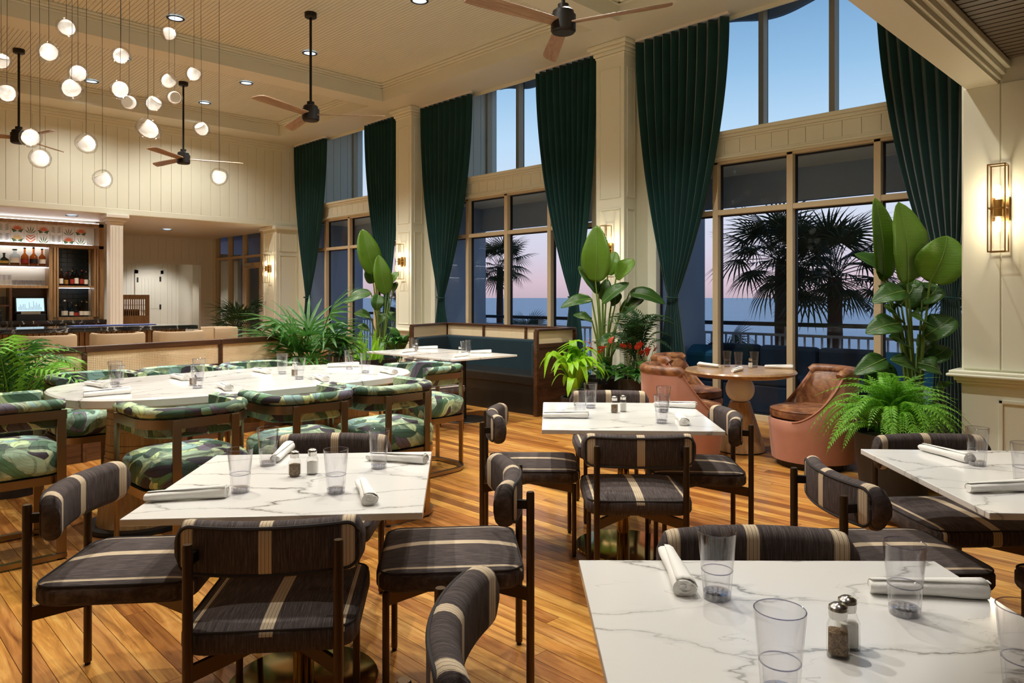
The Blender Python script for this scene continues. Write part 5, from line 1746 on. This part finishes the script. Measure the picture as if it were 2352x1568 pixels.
for (x, y, a, lab) in FANS:
    t = make_fan()
    t.location = (x, y, 0)
    t['label'] = lab
    t['group'] = 'ceiling fans'
    add_blades(t, a)
# ---- wall sconces (local +x comes out of the wall)
def sconce(loc, rz, lab):
    t = thing('wall_sconce', lab, 'sconce', loc, rz, 'brass wall sconces')
    MB().box(0.0, 0.014, -0.055, 0.055, -0.085, 0.085).build('backplate', MT['gold'], t, bevel=0.003)
    MB().lathe([(0.0, -0.06), (0.032, -0.06), (0.032, 0.06), (0.0, 0.06)], 16, (0.075, 0, 0)).box(0.012, 0.06, -0.014, 0.014, -0.02, 0.02).build('socket', MT['gold'], t, smooth=35)
    fr = MB()
    s, h, c = 0.052, 0.31, 0.075
    for i in (-1, 1):
        for j in (-1, 1):
            fr.box(c + i * s - 0.004, c + i * s + 0.004, j * s - 0.004, j * s + 0.004, -h, h)
    for z in (-h, -0.004, h - 0.008):
        for i in (-1, 1):
            fr.box(c - s, c + s, i * s - 0.004, i * s + 0.004, z, z + 0.008)
            fr.box(c + i * s - 0.004, c + i * s + 0.004, -s, s, z, z + 0.008)
    fr.build('cage_frame', MT['gold'], t)
    for sg in (-1, 1):
        MB().lathe([(0.0, 0.06), (0.015, 0.065), (0.018, 0.12), (0.013, 0.16), (0.0, 0.17)] if sg > 0 else [(0.0, -0.17), (0.013, -0.16), (0.018, -0.12), (0.015, -0.065), (0.0, -0.06)], 14, (c, 0, 0)).build('bulb', MT['bulb'], t, smooth=True)
        MB().lathe([(0.036, 0.05 * sg), (0.036, 0.285 * sg)], 20, (c, 0, 0)).build('glass_tube', MT['glass'], t, smooth=True)
        m = Matrix.Translation(Vector(loc)) @ Matrix.Rotation(rz, 4, 'Z')
        p = m @ Vector((c + 0.07, 0, 0.12 * sg))
        point(tuple(p), 3.2, rad=0.03)
    return t
sconce((7.528, 5.82, 2.05), pi, 'brass cage sconce on the pillar behind the centre bird of paradise')
sconce((7.528, 10.38, 2.05), pi, 'brass cage sconce on the pillar behind the left bird of paradise')
sconce((7.266, 14.95, 2.05), pi, 'brass cage sconce on the far corner pilaster')
sconce((6.086, 1.205, 2.05), pi, 'brass cage sconce on the cream wall at the right edge')
# ---- blown glass pendants
PEND = [(1.46, 6.44, 3.53), (1.25, 6.0, 3.18), (2.48, 7.19, 3.94), (1.85, 6.44, 3.4), (1.49, 6.23, 3.13), (1.31, 5.64, 2.86), (2.29, 6.63, 3.33), (2.58, 6.83, 3.5), (1.72, 6.01, 3.01), (2.04, 6.88, 3.14), (2.09, 6.4, 3.05), (2.52, 7.15, 3.33), (1.87, 5.86, 2.71), (2.63, 6.78, 2.99), (1.18, 6.21, 2.59), (1.47, 5.93, 2.55), (1.23, 6.17, 2.44), (1.7, 6.39, 2.37), (2.54, 6.16, 2.46), (1.15, 7.12, 3.36), (1.08, 6.48, 2.95)]
PLAB = ['at the top left of the cluster, highest on the left', 'second from the top left of the cluster', 'highest on the right of the cluster, near a downlight', 'high in the middle of the cluster', 'upper one of an overlapping pair on the left', 'lower one of an overlapping pair on the left', 'just left of a fan rod, upper of two', 'right of the cluster beside the top of a fan rod', 'in the middle, upper one of a touching pair', 'in the middle, lower one of a touching pair', 'in the middle, pointed end to the left', 'just left of a fan rod, lower of two', 'large and stretched, low in the middle of the cluster', 'low on the right just past the fan rod', 'in front of the far left fan hub', 'low on the left, tilted with its opening up', 'under the blades of the far left fan', 'lowest on the left before the boarded wall', 'lowest on the right below a fan blade', 'cut by the left edge, upper one', 'cut by the left edge, lower one']
pr_shell = MB().lathe([(0.0, -0.078), (0.012, -0.082), (0.022, -0.076), (0.048, -0.060), (0.068, -0.030), (0.074, 0.0), (0.068, 0.032), (0.050, 0.056), (0.022, 0.068), (0.0, 0.070)], 26).mesh('pendant_shell', MT['glass'], True)
pr_in = MB().lathe([(0.0, -0.062), (0.02, -0.060), (0.042, -0.044), (0.055, -0.018), (0.056, 0.012), (0.050, 0.030), (0.046, 0.030), (0.046, 0.012), (0.040, 0.004), (0.0, 0.002)], 24).mesh('pendant_core', MT['pend'], True)
pr_disc = MB().lathe([(0.0, 0.026), (0.047, 0.026), (0.050, 0.031), (0.047, 0.036), (0.0, 0.036)], 20).mesh('pendant_cap', MT['label'], True)
rnd = random.Random(17)
for k, (x, y, z) in enumerate(PEND):
    t = thing('glass_pendant', 'lit blown glass pendant ' + PLAB[k], 'pendant', (x, y, z), rnd.uniform(0, 6.28), 'blown glass pendants')
    e = (rnd.uniform(-0.9, 0.9), rnd.uniform(-0.6, 0.6), 0)
    if k in (2, 4, 9, 11):
        e = (1.7, 0.3, 0)
    for nm, me in (('outer_shell', pr_shell), ('glowing_core', pr_in), ('disc_cap', pr_disc)):
        o = link(nm, me, t)
        o.rotation_euler = e
        if k == 12:
            o.scale = (1.1, 1.1, 1.25)
    top = (ZT if not 5.27 < y < 5.68 else ZS) - z
    MB().tube([(0, 0, 0.03), (0.004, 0, top * 0.5), (0, 0, top)], 0.0016, 5).build('cord', MT['black'], t)
# ================================================================== BAR
bar = thing('bar_counter', 'long bar counter topped with black veined marble', 'counter', (0, 0, 0))
MB().box(-2.0, 3.45, 9.0, 9.70, 1.035, 1.085).build('worktop', MT['bmarble'], bar, bevel=0.004)
MB().box(-2.0, 3.38, 9.22, 9.62, 0.0, 1.035).build('carcass', MT['walnut'], bar)
for k in range(44):
    MB().box(0.95 + k * 0.055, 0.95 + k * 0.055 + 0.045, 9.195, 9.22, 0.12, 1.03).build('front_slat', MT['cab'], bar)
MB().box(2.2, 3.1, 9.40, 9.68, 1.086, 1.092).build('drip_mat', MT['blue'], bar)
def make_stool():
    t = thing('bar_stool', '', 'stool')
    rs = []
    for (ins, z) in ((0.02, 0.70), (0.0, 0.72), (0.0, 0.76), (0.02, 0.78)):
        rs.append([(x, y, z) for (x, y) in rrect(0.46 - 2 * ins, 0.44 - 2 * ins, 0.08, 5)])
    MB().rings(rs).build('seat', MT['tan'], t, smooth=50)
    U = upath(0.225, 0.10, -0.23, 0.14)
    MB().sweep([(x, y, 0.92) for (x, y) in U], [(-0.022, -0.12), (0.022, -0.12), (0.022, 0.10), (0.012, 0.115), (-0.012, 0.115), (-0.022, 0.10)]).build('backrest', MT['tan'], t, smooth=40)
    MB().sweep([(x, y, 1.03) for (x, y) in U], [(-0.012, -0.004), (0.012, -0.004), (0.010, 0.006), (-0.010, 0.006)]).build('top_piping', MT['pipe'], t, smooth=40)
    for (x, y) in ((-0.2, 0.19), (0.2, 0.19), (-0.2, -0.19), (0.2, -0.19)):
        MB().tube([(x * 0.9, y * 0.9, 0.70), (x * 1.1, y * 1.1, 0.0)], 0.018, 8).build('leg', MT['walnut'], t, smooth=True)
    MB().bar((-0.2, 0.2, 0.25), (0.2, 0.2, 0.25), 0.02, 0.03).build('footrest', MT['brass'], t)
    return t
ps = make_stool()
for i, (x, y, r, lab) in enumerate(((1.78, 8.62, 0, 'tan leather bar stool at the bar, leftmost'), (2.44, 8.62, 0, 'tan leather bar stool at the bar, middle of the three along the front'), (3.08, 8.62, 0, 'tan leather bar stool at the bar, right of the three along the front'), (3.80, 9.35, 90, 'tan leather bar stool around the end of the bar'))):
    if i == 0:
        ps.location = (x, y, 0)
        ps['label'] = lab
        ps['group'] = 'tan bar stools'
    else:
        dup(ps, (x, y, 0), radians(r), lab, 'tan bar stools')
# ---- slim column by the back bar
cp = struct(thing('trim_5', 'slim cream column at the end of the back bar', 'column'))
MB().box(4.05, 4.27, YB + 0.02, YB + 0.24, 0, 2.85).build('shaft', MT['trimw'], cp, bevel=0.004)
cpm = MB()
for (z0, z1, e) in ((2.80, 2.84, 0.02), (2.84, 2.90, 0.05), (2.90, 2.969, 0.085)):
    cpm.box(4.05 - e, 4.27 + e, YB + 0.02 - e, YB + 0.24 + e, z0, z1)
cpm.build('capital', MT['trimw'], cp, bevel=0.01)
for xx in (4.10, 4.155, 4.21):
    MB().box(xx - 0.012, xx + 0.012, YB + 0.01, YB + 0.025, 0.1, 2.75).build('reed', MT['trimw'], cp)
# ---- back bar
Y0, Y1 = 16.30, 16.66
bb = thing('back_bar', 'tall oak back bar with lit shelves and painted tile frieze', 'cabinet', (0, 0, 0))
MB().box(0.6, 4.36, Y0, Y1, 2.84, 2.91).box(0.6, 4.36, Y0, Y1, 2.40, 2.47).box(4.27, 4.36, Y0, Y1, 0.98, 2.91).build('cornice_frame', MT['cab'], bb, bevel=0.004)
MB().box(0.6, 4.30, Y1 - 0.02, Y1, 0.98, 2.98).build('back_panel', MT['shelfw'], bb)
MB().box(3.40, 3.47, Y0, Y1, 0.98, 2.40).box(3.47, 4.27, Y0, Y1 - 0.02, 0.98, 1.03).build('cabinet_stile', MT['cab'], bb)
MB().box(0.6, 3.40, Y0 + 0.03, Y1 - 0.02, 2.015, 2.045).build('upper_shelf', MT['walnut'], bb)
MB().box(0.6, 3.40, Y0 + 0.03, Y1 - 0.02, 1.60, 1.65).build('middle_shelf', MT['cab'], bb)
MB().box(0.6, 2.76, Y0 + 0.03, Y1 - 0.02, 1.25, 1.28).build('lower_shelf', MT['walnut'], bb)
MB().box(2.76, 2.80, Y0, Y1 - 0.02, 0.98, 1.60).box(2.80, 3.40, Y1 - 0.05, Y1 - 0.02, 0.98, 1.60).build('till_niche', MT['walnut'], bb)
MB().box(3.47, 4.27, Y0 + 0.03, Y1 - 0.06, 1.615, 1.655).build('bottle_shelf', MT['cab'], bb)
for (x0, a) in ((3.47, 1), (4.17, -1)):
    for q in range(2):
        MB().box(x0 + q * 0.05, x0 + q * 0.05 + 0.035, Y0 - 0.06 + q * 0.02, Y0 + 0.20, 1.03, 2.40).build('folding_door', MT['cab'], bb, bevel=0.002)
MB().box(0.4, 4.42, 15.95, 16.72, 0.92, 0.98).box(0.4, 4.42, 16.0, 16.7, 0.0, 0.92).build('marble_ledge', MT['bmarble'], bb)
MB().box(0.6, 4.3, Y0 + 0.10, Y0 + 0.14, 2.911, 2.925).build('light_strip', MT['strip'], bb)  # hidden strip added on the cornice to brighten the ceiling above it
MB().box(0.6, 4.2, Y0 + 0.20, Y0 + 0.23, 2.47, 2.485).build('light_strip', MT['strip'], bb)
MB().box(0.6, 3.40, Y0 + 0.24, Y0 + 0.27, 2.385, 2.40).build('light_strip', MT['strip'], bb)
MB().box(0.6, 3.40, Y0 + 0.24, Y0 + 0.27, 2.003, 2.015).build('light_strip', MT['strip'], bb)
MB().box(3.60, 4.16, Y0 + 0.22, Y0 + 0.25, 1.605, 1.615).build('light_strip', MT['strip'], bb)
# black glazed tiles, some upright and some flat
gb = MB().box(3.58, 4.16, Y1 - 0.04, Y1 - 0.02, 1.03, 2.40).build('tile_backing', MT['grout'], bb)
for r in range(15):
    for c in range(3):
        z = 1.035 + r * 0.091
        x0 = 3.585 + c * 0.192
        if (r + c) % 2 == 0:
            MB().box(x0 + 0.003, x0 + 0.188, Y1 - 0.052, Y1 - 0.04, z + 0.003, z + 0.087).build('black_tile', MT['tile'], gb)
        else:
            MB().box(x0 + 0.003, x0 + 0.092, Y1 - 0.052, Y1 - 0.04, z + 0.003, z + 0.087).build('black_tile', MT['tile'], gb)
            MB().box(x0 + 0.098, x0 + 0.188, Y1 - 0.052, Y1 - 0.04, z + 0.003, z + 0.087).build('black_tile', MT['tile'], gb)
# painted botanical frieze: plain cream tiles with simple flat leaves and petals printed on
tiles = []
rnd = random.Random(23)
prints = dict(o=plain('print_coral', rgb(206, 98, 60), 0.4), g=plain('print_green', rgb(70, 96, 66), 0.4), b=plain('print_slate', rgb(52, 66, 84), 0.4), y=plain('print_straw', rgb(214, 176, 112), 0.4))
ctile = plain('cream_glazed_tile', (0.80, 0.76, 0.66, 1), 0.25)
for r in range(2):
    for c in range(11):
        x0, z0 = 1.74 + c * 0.216, 2.475 + r * 0.183
        tl = MB().box(x0 + 0.003, x0 + 0.213, Y0 + 0.26, Y0 + 0.275, z0 + 0.002, z0 + 0.181).build('painted_tile', ctile, bb)
        kind = 'flcflfpclfc'[(c + 4 * r) % 11]
        cx, cz = x0 + 0.108, z0 + 0.065
        mb = MB()
        def big(m_):
            m_.v = [(cx + max(-0.1, min(0.1, (v[0] - cx) * 1.3)), v[1], z0 + 0.006 + max(0.0, min(0.168, (v[2] - z0) * 1.15 - 0.012))) for v in m_.v]
            return m_
        if kind == 'f':
            for q in range(9):
                a = pi * (0.05 + 0.9 * q / 8)
                mb.add([(cx, Y0 + 0.258, cz), (cx + 0.045 * cos(a - 0.16), Y0 + 0.258, cz + 0.05 * sin(a - 0.16)), (cx + 0.09 * cos(a), Y0 + 0.258, cz + 0.10 * sin(a)), (cx + 0.045 * cos(a + 0.16), Y0 + 0.258, cz + 0.05 * sin(a + 0.16))], [(0, 1, 2, 3)])
            big(mb).build('printed_flower', prints['o' if rnd.random() < 0.8 else 'y'], tl)
            mb = MB()
            for s in (-1, 1):
                mb.add([(cx, Y0 + 0.257, cz - 0.02), (cx + s * 0.05, Y0 + 0.257, cz - 0.045), (cx + s * 0.085, Y0 + 0.257, cz + 0.02), (cx + s * 0.03, Y0 + 0.257, cz)], [(0, 1, 2, 3)])
            big(mb).build('printed_leaf', prints['g'], tl)
        elif kind == 'l':
            for q in range(-6, 7):
                if q == 0:
                    continue
                s = 1 if q > 0 else -1
                z = cz - 0.05 + abs(q) * 0.022
                mb.add([(cx, Y0 + 0.258, z), (cx + s * 0.04, Y0 + 0.258, z + 0.026), (cx + s * 0.085, Y0 + 0.258, z + 0.03), (cx + s * 0.04, Y0 + 0.258, z + 0.016)], [(0, 1, 2, 3)])
            big(mb).build('printed_frond', prints['b'], tl)
        elif kind == 'p':
            for q in range(3):
                z = cz - 0.05 + q * 0.05
                for s in (-1, 1):
                    mb.add([(cx, Y0 + 0.258, z), (cx + s * 0.06, Y0 + 0.258, z + 0.055), (cx + s * 0.06, Y0 + 0.258, z + 0.075), (cx, Y0 + 0.258, z + 0.02)], [(0, 1, 2, 3)])
            big(mb).build('printed_chevron', prints['o'], tl)
        else:
            for q in range(5):
                a = pi * (0.15 + 0.7 * q / 4)
                mb.add([(cx, Y0 + 0.258, cz - 0.06), (cx + 0.05 * cos(a - 0.12), Y0 + 0.258, cz - 0.06 + 0.08 * sin(a - 0.12)), (cx + 0.09 * cos(a), Y0 + 0.258, cz - 0.06 + 0.16 * sin(a)), (cx + 0.05 * cos(a + 0.12), Y0 + 0.258, cz - 0.06 + 0.08 * sin(a + 0.12))], [(0, 1, 2, 3)])
            big(mb).build('printed_leaf', prints['g'], tl)
# ---- bottles
def bottle(x, z, h, r, mat, lab, lblm='label', cap='cork', shoulder=0.55, fill=None, neck=0.28):
    t = thing('spirit_bottle', lab, 'bottle', (x, Y0 + 0.16, z), 0, 'spirit bottles on the back bar')
    zs = h * shoulder
    MB().lathe([(0.0, 0.0), (r * 0.92, 0.0), (r, 0.01), (r * 1.05, zs * 0.7), (r, zs), (r * neck, zs + (h - zs) * 0.35), (r * neck * 0.9, h * 0.93), (0.0, h * 0.93)], 18).build('glass_body', MT[mat], t, smooth=50)
    if fill:
        MB().lathe([(0.0, 0.004), (r * 0.88, 0.004), (r * 0.95, zs * 0.6), (0.0, zs * 0.6)], 16).build('spirit', MT[fill], t, smooth=50)
    MB().lathe([(r * 1.06, zs * 0.2), (r * 1.06, zs * 0.72)], 18).build('label_band', MT[lblm], t, smooth=True)
    MB().lathe([(0.0, h * 0.92), (r * neck * 1.25, h * 0.92), (r * neck * 1.25, h), (0.0, h)], 12).build('stopper', MT[cap], t, smooth=30)
    return t
bottle(2.70, 2.046, 0.22, 0.075, 'greenb', 'squat dark bottle on the upper lit shelf, leftmost', 'gcap', shoulder=0.45)
bottle(2.87, 2.046, 0.30, 0.080, 'clearb', 'broad decanter half full of amber spirit on the upper shelf', 'label', fill='amber', shoulder=0.62, neck=0.4)
bottle(3.03, 2.046, 0.34, 0.062, 'amber', 'amber bottle with black neck, middle of the upper shelf', 'redlab', shoulder=0.5)
bottle(3.175, 2.046, 0.35, 0.066, 'amber', 'round-shouldered amber bottle, second from right on the upper shelf', 'cork', shoulder=0.48)
bottle(3.315, 2.046, 0.33, 0.058, 'amber', 'amber bottle with pale label, right end of the upper shelf', 'label', shoulder=0.5)
for i, (x, h, m, lb, cp_, lab) in enumerate(((3.64, 0.33, 'amber', 'label', 'gcap', 'whisky bottle with cream label, leftmost before the black tiles'), (3.73, 0.27, 'amber', 'gcap', 'redlab', 'short whisky bottle second before the black tiles'), (3.83, 0.31, 'amber', 'redlab', 'gcap', 'red-labelled whisky bottle before the black tiles'), (3.91, 0.36, 'greenb', 'label', 'cork', 'tall green bottle with white label before the black tiles'), (4.00, 0.32, 'amber', 'redlab', 'redlab', 'dark amber bottle second from right before the black tiles'), (4.08, 0.30, 'clearb', 'label', 'gcap', 'slim bottle at the right before the black tiles'))):
    bottle(x, 1.656, h, 0.036, m, lab, lb, cp_, shoulder=0.6)
for i, (x, h, r, m, lb, cp_, lab) in enumerate(((3.70, 0.34, 0.055, 'clearb', 'label', 'label', 'clear gin bottle at the left of the lower bottle shelf'), (3.82, 0.30, 0.040, 'blueb', 'label', 'steel', 'blue bottle on the lower bottle shelf'), (3.90, 0.24, 0.048, 'clearb', 'redlab', 'gcap', 'short square-shouldered bottle on the lower bottle shelf'), (4.00, 0.32, 0.040, 'amber', 'label', 'steel', 'amber bottle on the lower bottle shelf'), (4.09, 0.31, 0.055, 'clearb', 'label', 'gcap', 'round clear bottle at the right of the lower bottle shelf'))):
    bottle(x, 1.031, h, r, m, lab, lb, cp_, shoulder=0.5)
# ---- bar glasses
gm = MB().lathe([(0.0, 0.0), (0.030, 0.0), (0.036, 0.10), (0.034, 0.10), (0.028, 0.006), (0.0, 0.006)], 14).mesh('bar_glass', MT['glass'], True)
sm2 = MB().lathe([(0.0, 0.0), (0.034, 0.0), (0.004, 0.008), (0.004, 0.09), (0.030, 0.13), (0.034, 0.20), (0.032, 0.20), (0.0, 0.10)], 14).mesh('stem_glass', MT['glass'], True)
k = 0
for row in range(2):
    for c in range(7):
        o = link('rocks_glass', gm)
        o.location = (2.86 + c * 0.077, Y0 + 0.10 + row * 0.10, 1.652)
        tag(o, 'rocks glass in the row on the middle lit shelf', 'glass', 'rocks glasses on the middle shelf')
for row in range(2):
    for c in range(5):
        o = link('stem_glass', sm2)
        o.location = (2.46 + c * 0.08, Y0 + 0.10 + row * 0.12, 1.652)
        tag(o, 'upturned stem glass at the left of the middle lit shelf', 'glass', 'stem glasses on the middle shelf')
    for c in range(6):
        o = link('rocks_glass', gm)
        o.location = (2.34 + c * 0.075, Y0 + 0.10 + row * 0.10, 1.282)
        o.scale = (1, 1, 1.6)
        tag(o, 'tall glass in the row on the low left shelf', 'glass', 'tall glasses on the low shelf')
# ---- till
tl = thing('till_terminal', 'black till with a lit blue-white screen in the bar niche', 'till', (3.12, Y0 + 0.10, 0.98))
MB().box(-0.24, 0.24, -0.05, 0.20, 0.0, 0.12).build('drawer', MT['till'], tl, bevel=0.005)
MB().prism([(-0.16, 0.0), (0.16, 0.0), (0.12, 0.12), (-0.12, 0.12)], 0.12, 0.17).build('stand', MT['steel'], tl)
sc_ = MB().box(-0.25, 0.25, -0.015, 0.02, 0.15, 0.45).build('screen_housing', MT['till'], tl, bevel=0.006)
sc_.rotation_euler = (radians(-12), 0, 0)
scr = MB().box(-0.225, 0.225, -0.019, -0.016, 0.175, 0.43).build('lit_screen', emit('till_screen', (0.62, 0.86, 1.0, 1), 1.1), sc_)
bars = MB()
rnd = random.Random(3)
for q in range(16):
    bars.box(-0.19 + q * 0.024, -0.184 + q * 0.024, -0.0205, -0.019, 0.20, 0.23 + rnd.uniform(0.0, 0.14))
bars.build('screen_bars', plain('screen_ink', rgb(90, 120, 140), 0.5), sc_)
tr = thing('receipt_printer', 'small black machine on the ledge left of the till', 'printer', (2.50, Y0 + 0.12, 0.98))
MB().box(-0.15, 0.15, -0.10, 0.14, 0.0, 0.12).prism([(-0.15, -0.06), (0.15, -0.06), (0.13, 0.12), (-0.13, 0.12)], 0.12, 0.20).build('casing', MT['till'], tr, bevel=0.012)
MB().box(-0.10, 0.10, -0.104, -0.098, 0.03, 0.05).build('paper_slot', MT['steel'], tr)
# ---- host stand with pierced screen
hs = thing('host_stand', 'brown wooden host stand with a pierced slat screen', 'stand', (5.16, 17.0, 0))
MB().box(-0.30, 0.30, 0.0, 0.45, 0.0, 1.02).box(-0.30, 0.30, 0.0, 0.03, 1.38, 1.48).box(-0.30, -0.245, 0.0, 0.03, 1.02, 1.38).box(0.235, 0.30, 0.0, 0.03, 1.02, 1.38).build('cabinet', MT['cab'], hs, bevel=0.003)
for q in range(11):
    MB().box(-0.225 + q * 0.044, -0.208 + q * 0.044, 0.004, 0.026, 1.02, 1.38).build('screen_slat', MT['cab'], hs)
for z in (1.13, 1.25):
    MB().box(-0.245, 0.235, 0.008, 0.022, z, z + 0.012).build('screen_rail', MT['cab'], hs)
lp = tag(MB().prism([(-0.2, 0.06), (0.15, 0.06), (0.05, 0.2), (-0.2, 0.2)], 1.021, 1.16).build('dark_lamp_base', MT['black']), 'dark object on the ledge behind the pierced screen', 'lamp')
lp.location = (5.12, 17.05, 0)
spot((6.9, 20.4, 2.40), 110.0, 85, 0.7, (1.0, 0.97, 0.90), 0.04, aim=(7.1, 22.0, 0.9))
spot((7.6, 20.2, 2.40), 60.0, 110, 0.7, (1.0, 0.92, 0.78), 0.04)
for (x, y, p) in ((2.2, 15.5, 90.0), (3.6, 15.5, 90.0), (5.9, 17.2, 120.0), (1.2, 12.5, 0.0)):
    if p:
        make_down('downlight in the flat ceiling behind the bar opening', x, y, 2.98, p, 120)
# ================================================================== OUTSIDE
dk = MB().box(7.96, 9.60, -3.0, 27.0, -0.25, -0.01)
struct(dk.build('deck', MT['deck']), 'blue-grey terrace floor beyond the glass', 'terrace')
# terrace wall that closes the view beside the glazed door
struct(MB().box(9.04, 9.30, 14.4, 27.0, -0.6, 3.4).build('wall_terrace', MT['stucco']), 'blue-grey terrace wall beyond the glazed door', 'wall')
struct(MB().box(7.96, 9.30, 15.45, 27.0, 3.1, 3.4).box(7.96, 9.30, 26.9, 27.0, -0.6, 3.1).build('ceiling_terrace', MT['stucco']), 'terrace ceiling beyond the glazed door', 'ceiling')
balm = MB().box(-0.011, 0.011, -0.011, 0.011, 0.10, 0.905).mesh('baluster', MT['rail'])
for i, c in enumerate(BAYS):
    t = thing('balcony_railing', ('white balcony railing with dark handrail behind the round oak table', 'white balcony railing with dark handrail behind the booth window', 'white balcony railing with dark handrail behind the left bird of paradise')[i], 'railing', (9.44, c, 0), 0, 'balcony railings')
    MB().box(-0.04, 0.04, -2.28, 2.28, 1.03, 1.085).build('handrail', MT['darkrail'], t, bevel=0.006)
    MB().box(-0.02, 0.02, -2.28, 2.28, 0.895, 0.93).build('top_bar', MT['rail'], t)
    MB().box(-0.02, 0.02, -2.28, 2.28, 0.08, 0.11).build('bottom_bar', MT['rail'], t)
    for s in (-2.25, -0.75, 0.75, 2.25):
        MB().box(-0.03, 0.03, s - 0.03, s + 0.03, 0, 1.04).build('rail_post', MT['rail'], t)
    for q in range(40):
        o = link('baluster', balm, t)
        o.location = (0, -2.22 + q * 0.114, 0)
so = thing('terrace_sofa', 'low navy sofa on the terrace behind the round oak table', 'sofa', (8.9, 4.05, 0))
MB().box(-0.55, 0.0, -1.15, 1.15, 0.0, 0.34).build('seat_base', MT['sofa'], so, bevel=0.02)
for q in range(3):
    MB().box(-0.55, -0.05, -1.14 + q * 0.765, -1.14 + q * 0.765 + 0.75, 0.34, 0.46).build('seat_cushion', MT['sofa'], so, bevel=0.03)
    MB().box(-0.02, 0.16, -1.14 + q * 0.765, -1.14 + q * 0.765 + 0.75, 0.40, 0.80).build('back_cushion', MT['sofa'], so, bevel=0.05)
MB().box(-0.02, 0.18, -1.15, 1.15, 0.0, 0.40).build('back_frame', MT['sofa'], so)
sp_ = tag(MB().box(-0.25, 0.05, -0.2, 0.2, 0.0, 0.28).build('scatter_cushion', MT['teal'], bevel=0.05), 'teal cushion at the left end of the terrace sofa', 'cushion')
sp_.location = (8.68, 5.05, 0.53)
sp_.rotation_euler = (0, -0.35, 0.2)
tb = thing('terrace_bench', 'pale blue slatted bench on the terrace beside the right armchair', 'bench', (8.55, 2.55, 0))
for q in range(5):
    MB().box(-0.22 + q * 0.09, -0.14 + q * 0.09, -0.35, 0.35, 0.38, 0.41).build('seat_slat', MT['rail'], tb)
for (x, y) in ((-0.18, -0.3), (0.18, -0.3), (-0.18, 0.3), (0.18, 0.3)):
    MB().box(x - 0.03, x + 0.03, y - 0.03, y + 0.03, -0.01, 0.38).build('leg', MT['teal'], tb)
MB().box(0.2, 0.24, -0.35, 0.35, 0.38, 0.80).build('backboard', MT['teal'], tb)
# palmetto palms
ff = [fanfrond(22, 0.46, 0.013, 4.6, 0.55, 'xpalm', 'palmetto_frond_mesh', droop=0.25), fanfrond(22, 0.50, 0.013, 4.2, 0.5, 'xpalm', 'palmetto_frond_mesh', droop=0.45)]
def palmetto(x, y, z, s, n, lab, seed, lean=0.0):
    t = thing('palmetto_palm', lab, 'palm tree', (x, y, -5.0), 0, 'palmetto palms outside')
    zz = z + 5.0
    pts = [(lean * (1 - u) ** 2, 0, zz * u) for u in (0, 0.25, 0.5, 0.75, 1.0)]
    MB().tube(catmull(pts, 5), 0.13 * s, 14, radii=[(0.115 - 0.03 * i / 20 + 0.008 * (i % 2)) * s for i in range(21)]).build('trunk', MT['bark'], t, smooth=60)
    rn = random.Random(seed)
    for k in range(n):
        o = link('fan_frond', ff[k % 2], t)
        a = 2 * pi * k * 0.381966
        o.location = (0.05 * cos(a), 0.05 * sin(a), zz - 0.05 + 0.12 * rn.random())
        u = k / n
        o.rotation_euler = (1.25 - 2.0 * u + rn.uniform(-0.15, 0.15), rn.uniform(-0.35, 0.35), a)
        q = s * rn.uniform(0.85, 1.15)
        o.scale = (q, q, q)
    return t
palmetto(11.45, 5.30, 2.00, 1.2, 40, 'large palmetto palm outside, left one behind the round oak table', 1)
palmetto(10.95, 4.25, 1.72, 1.15, 40, 'large palmetto palm outside, right one behind the round oak table', 2)
palmetto(11.1, 11.65, 2.10, 0.82, 36, 'palmetto palm outside the booth window', 3)
palmetto(11.2, 2.35, 1.65, 1.0, 36, 'palmetto palm outside beside the right wall', 4)
palmetto(11.5, 15.6, 1.0, 0.9, 28, 'palmetto palm outside behind the left bird of paradise', 5)
for i, (x, y, z, lab) in enumerate(((10.3, 5.75, 0.35, 'low palmetto clump outside by the left curtain'), (10.4, 3.35, 0.10, 'low palmetto clump outside right of the round table'), (10.5, 10.2, 0.55, 'low palmetto clump outside the booth window'), (10.3, 4.95, 0.20, 'low palmetto clump outside behind the round table'), (10.6, 11.9, 0.45, 'low palmetto clump outside at the foot of the booth window palm'))):
    t = thing('palmetto_clump', lab, 'bush', (x, y, z - 0.35), 0, 'palmetto clumps outside')
    MB().tube([(0, 0, -4.6 - (z - 0.35)), (0.02, 0, -2.0), (0, 0, 0.2)], 0.10, 10).build('trunk', MT['bark'], t, smooth=True)
    spread_fronds(t, ff, 22, 0.2, (-0.1, 1.3), (0.55, 0.85), 'fan_frond', 0.08, seed=40 + i, zvar=0.2)
# beach and sea
struct(MB().box(9.6, 60.0, -120.0, 160.0, -5.3, -5.0).build('ground', MT['sand']), 'pale beach below the terrace', 'ground')
struct(MB().box(38.0, 8000.0, -8000.0, 8000.0, -5.6, -4.95).build('sea', MT['sea']), 'calm blue sea up to the horizon', 'sea')
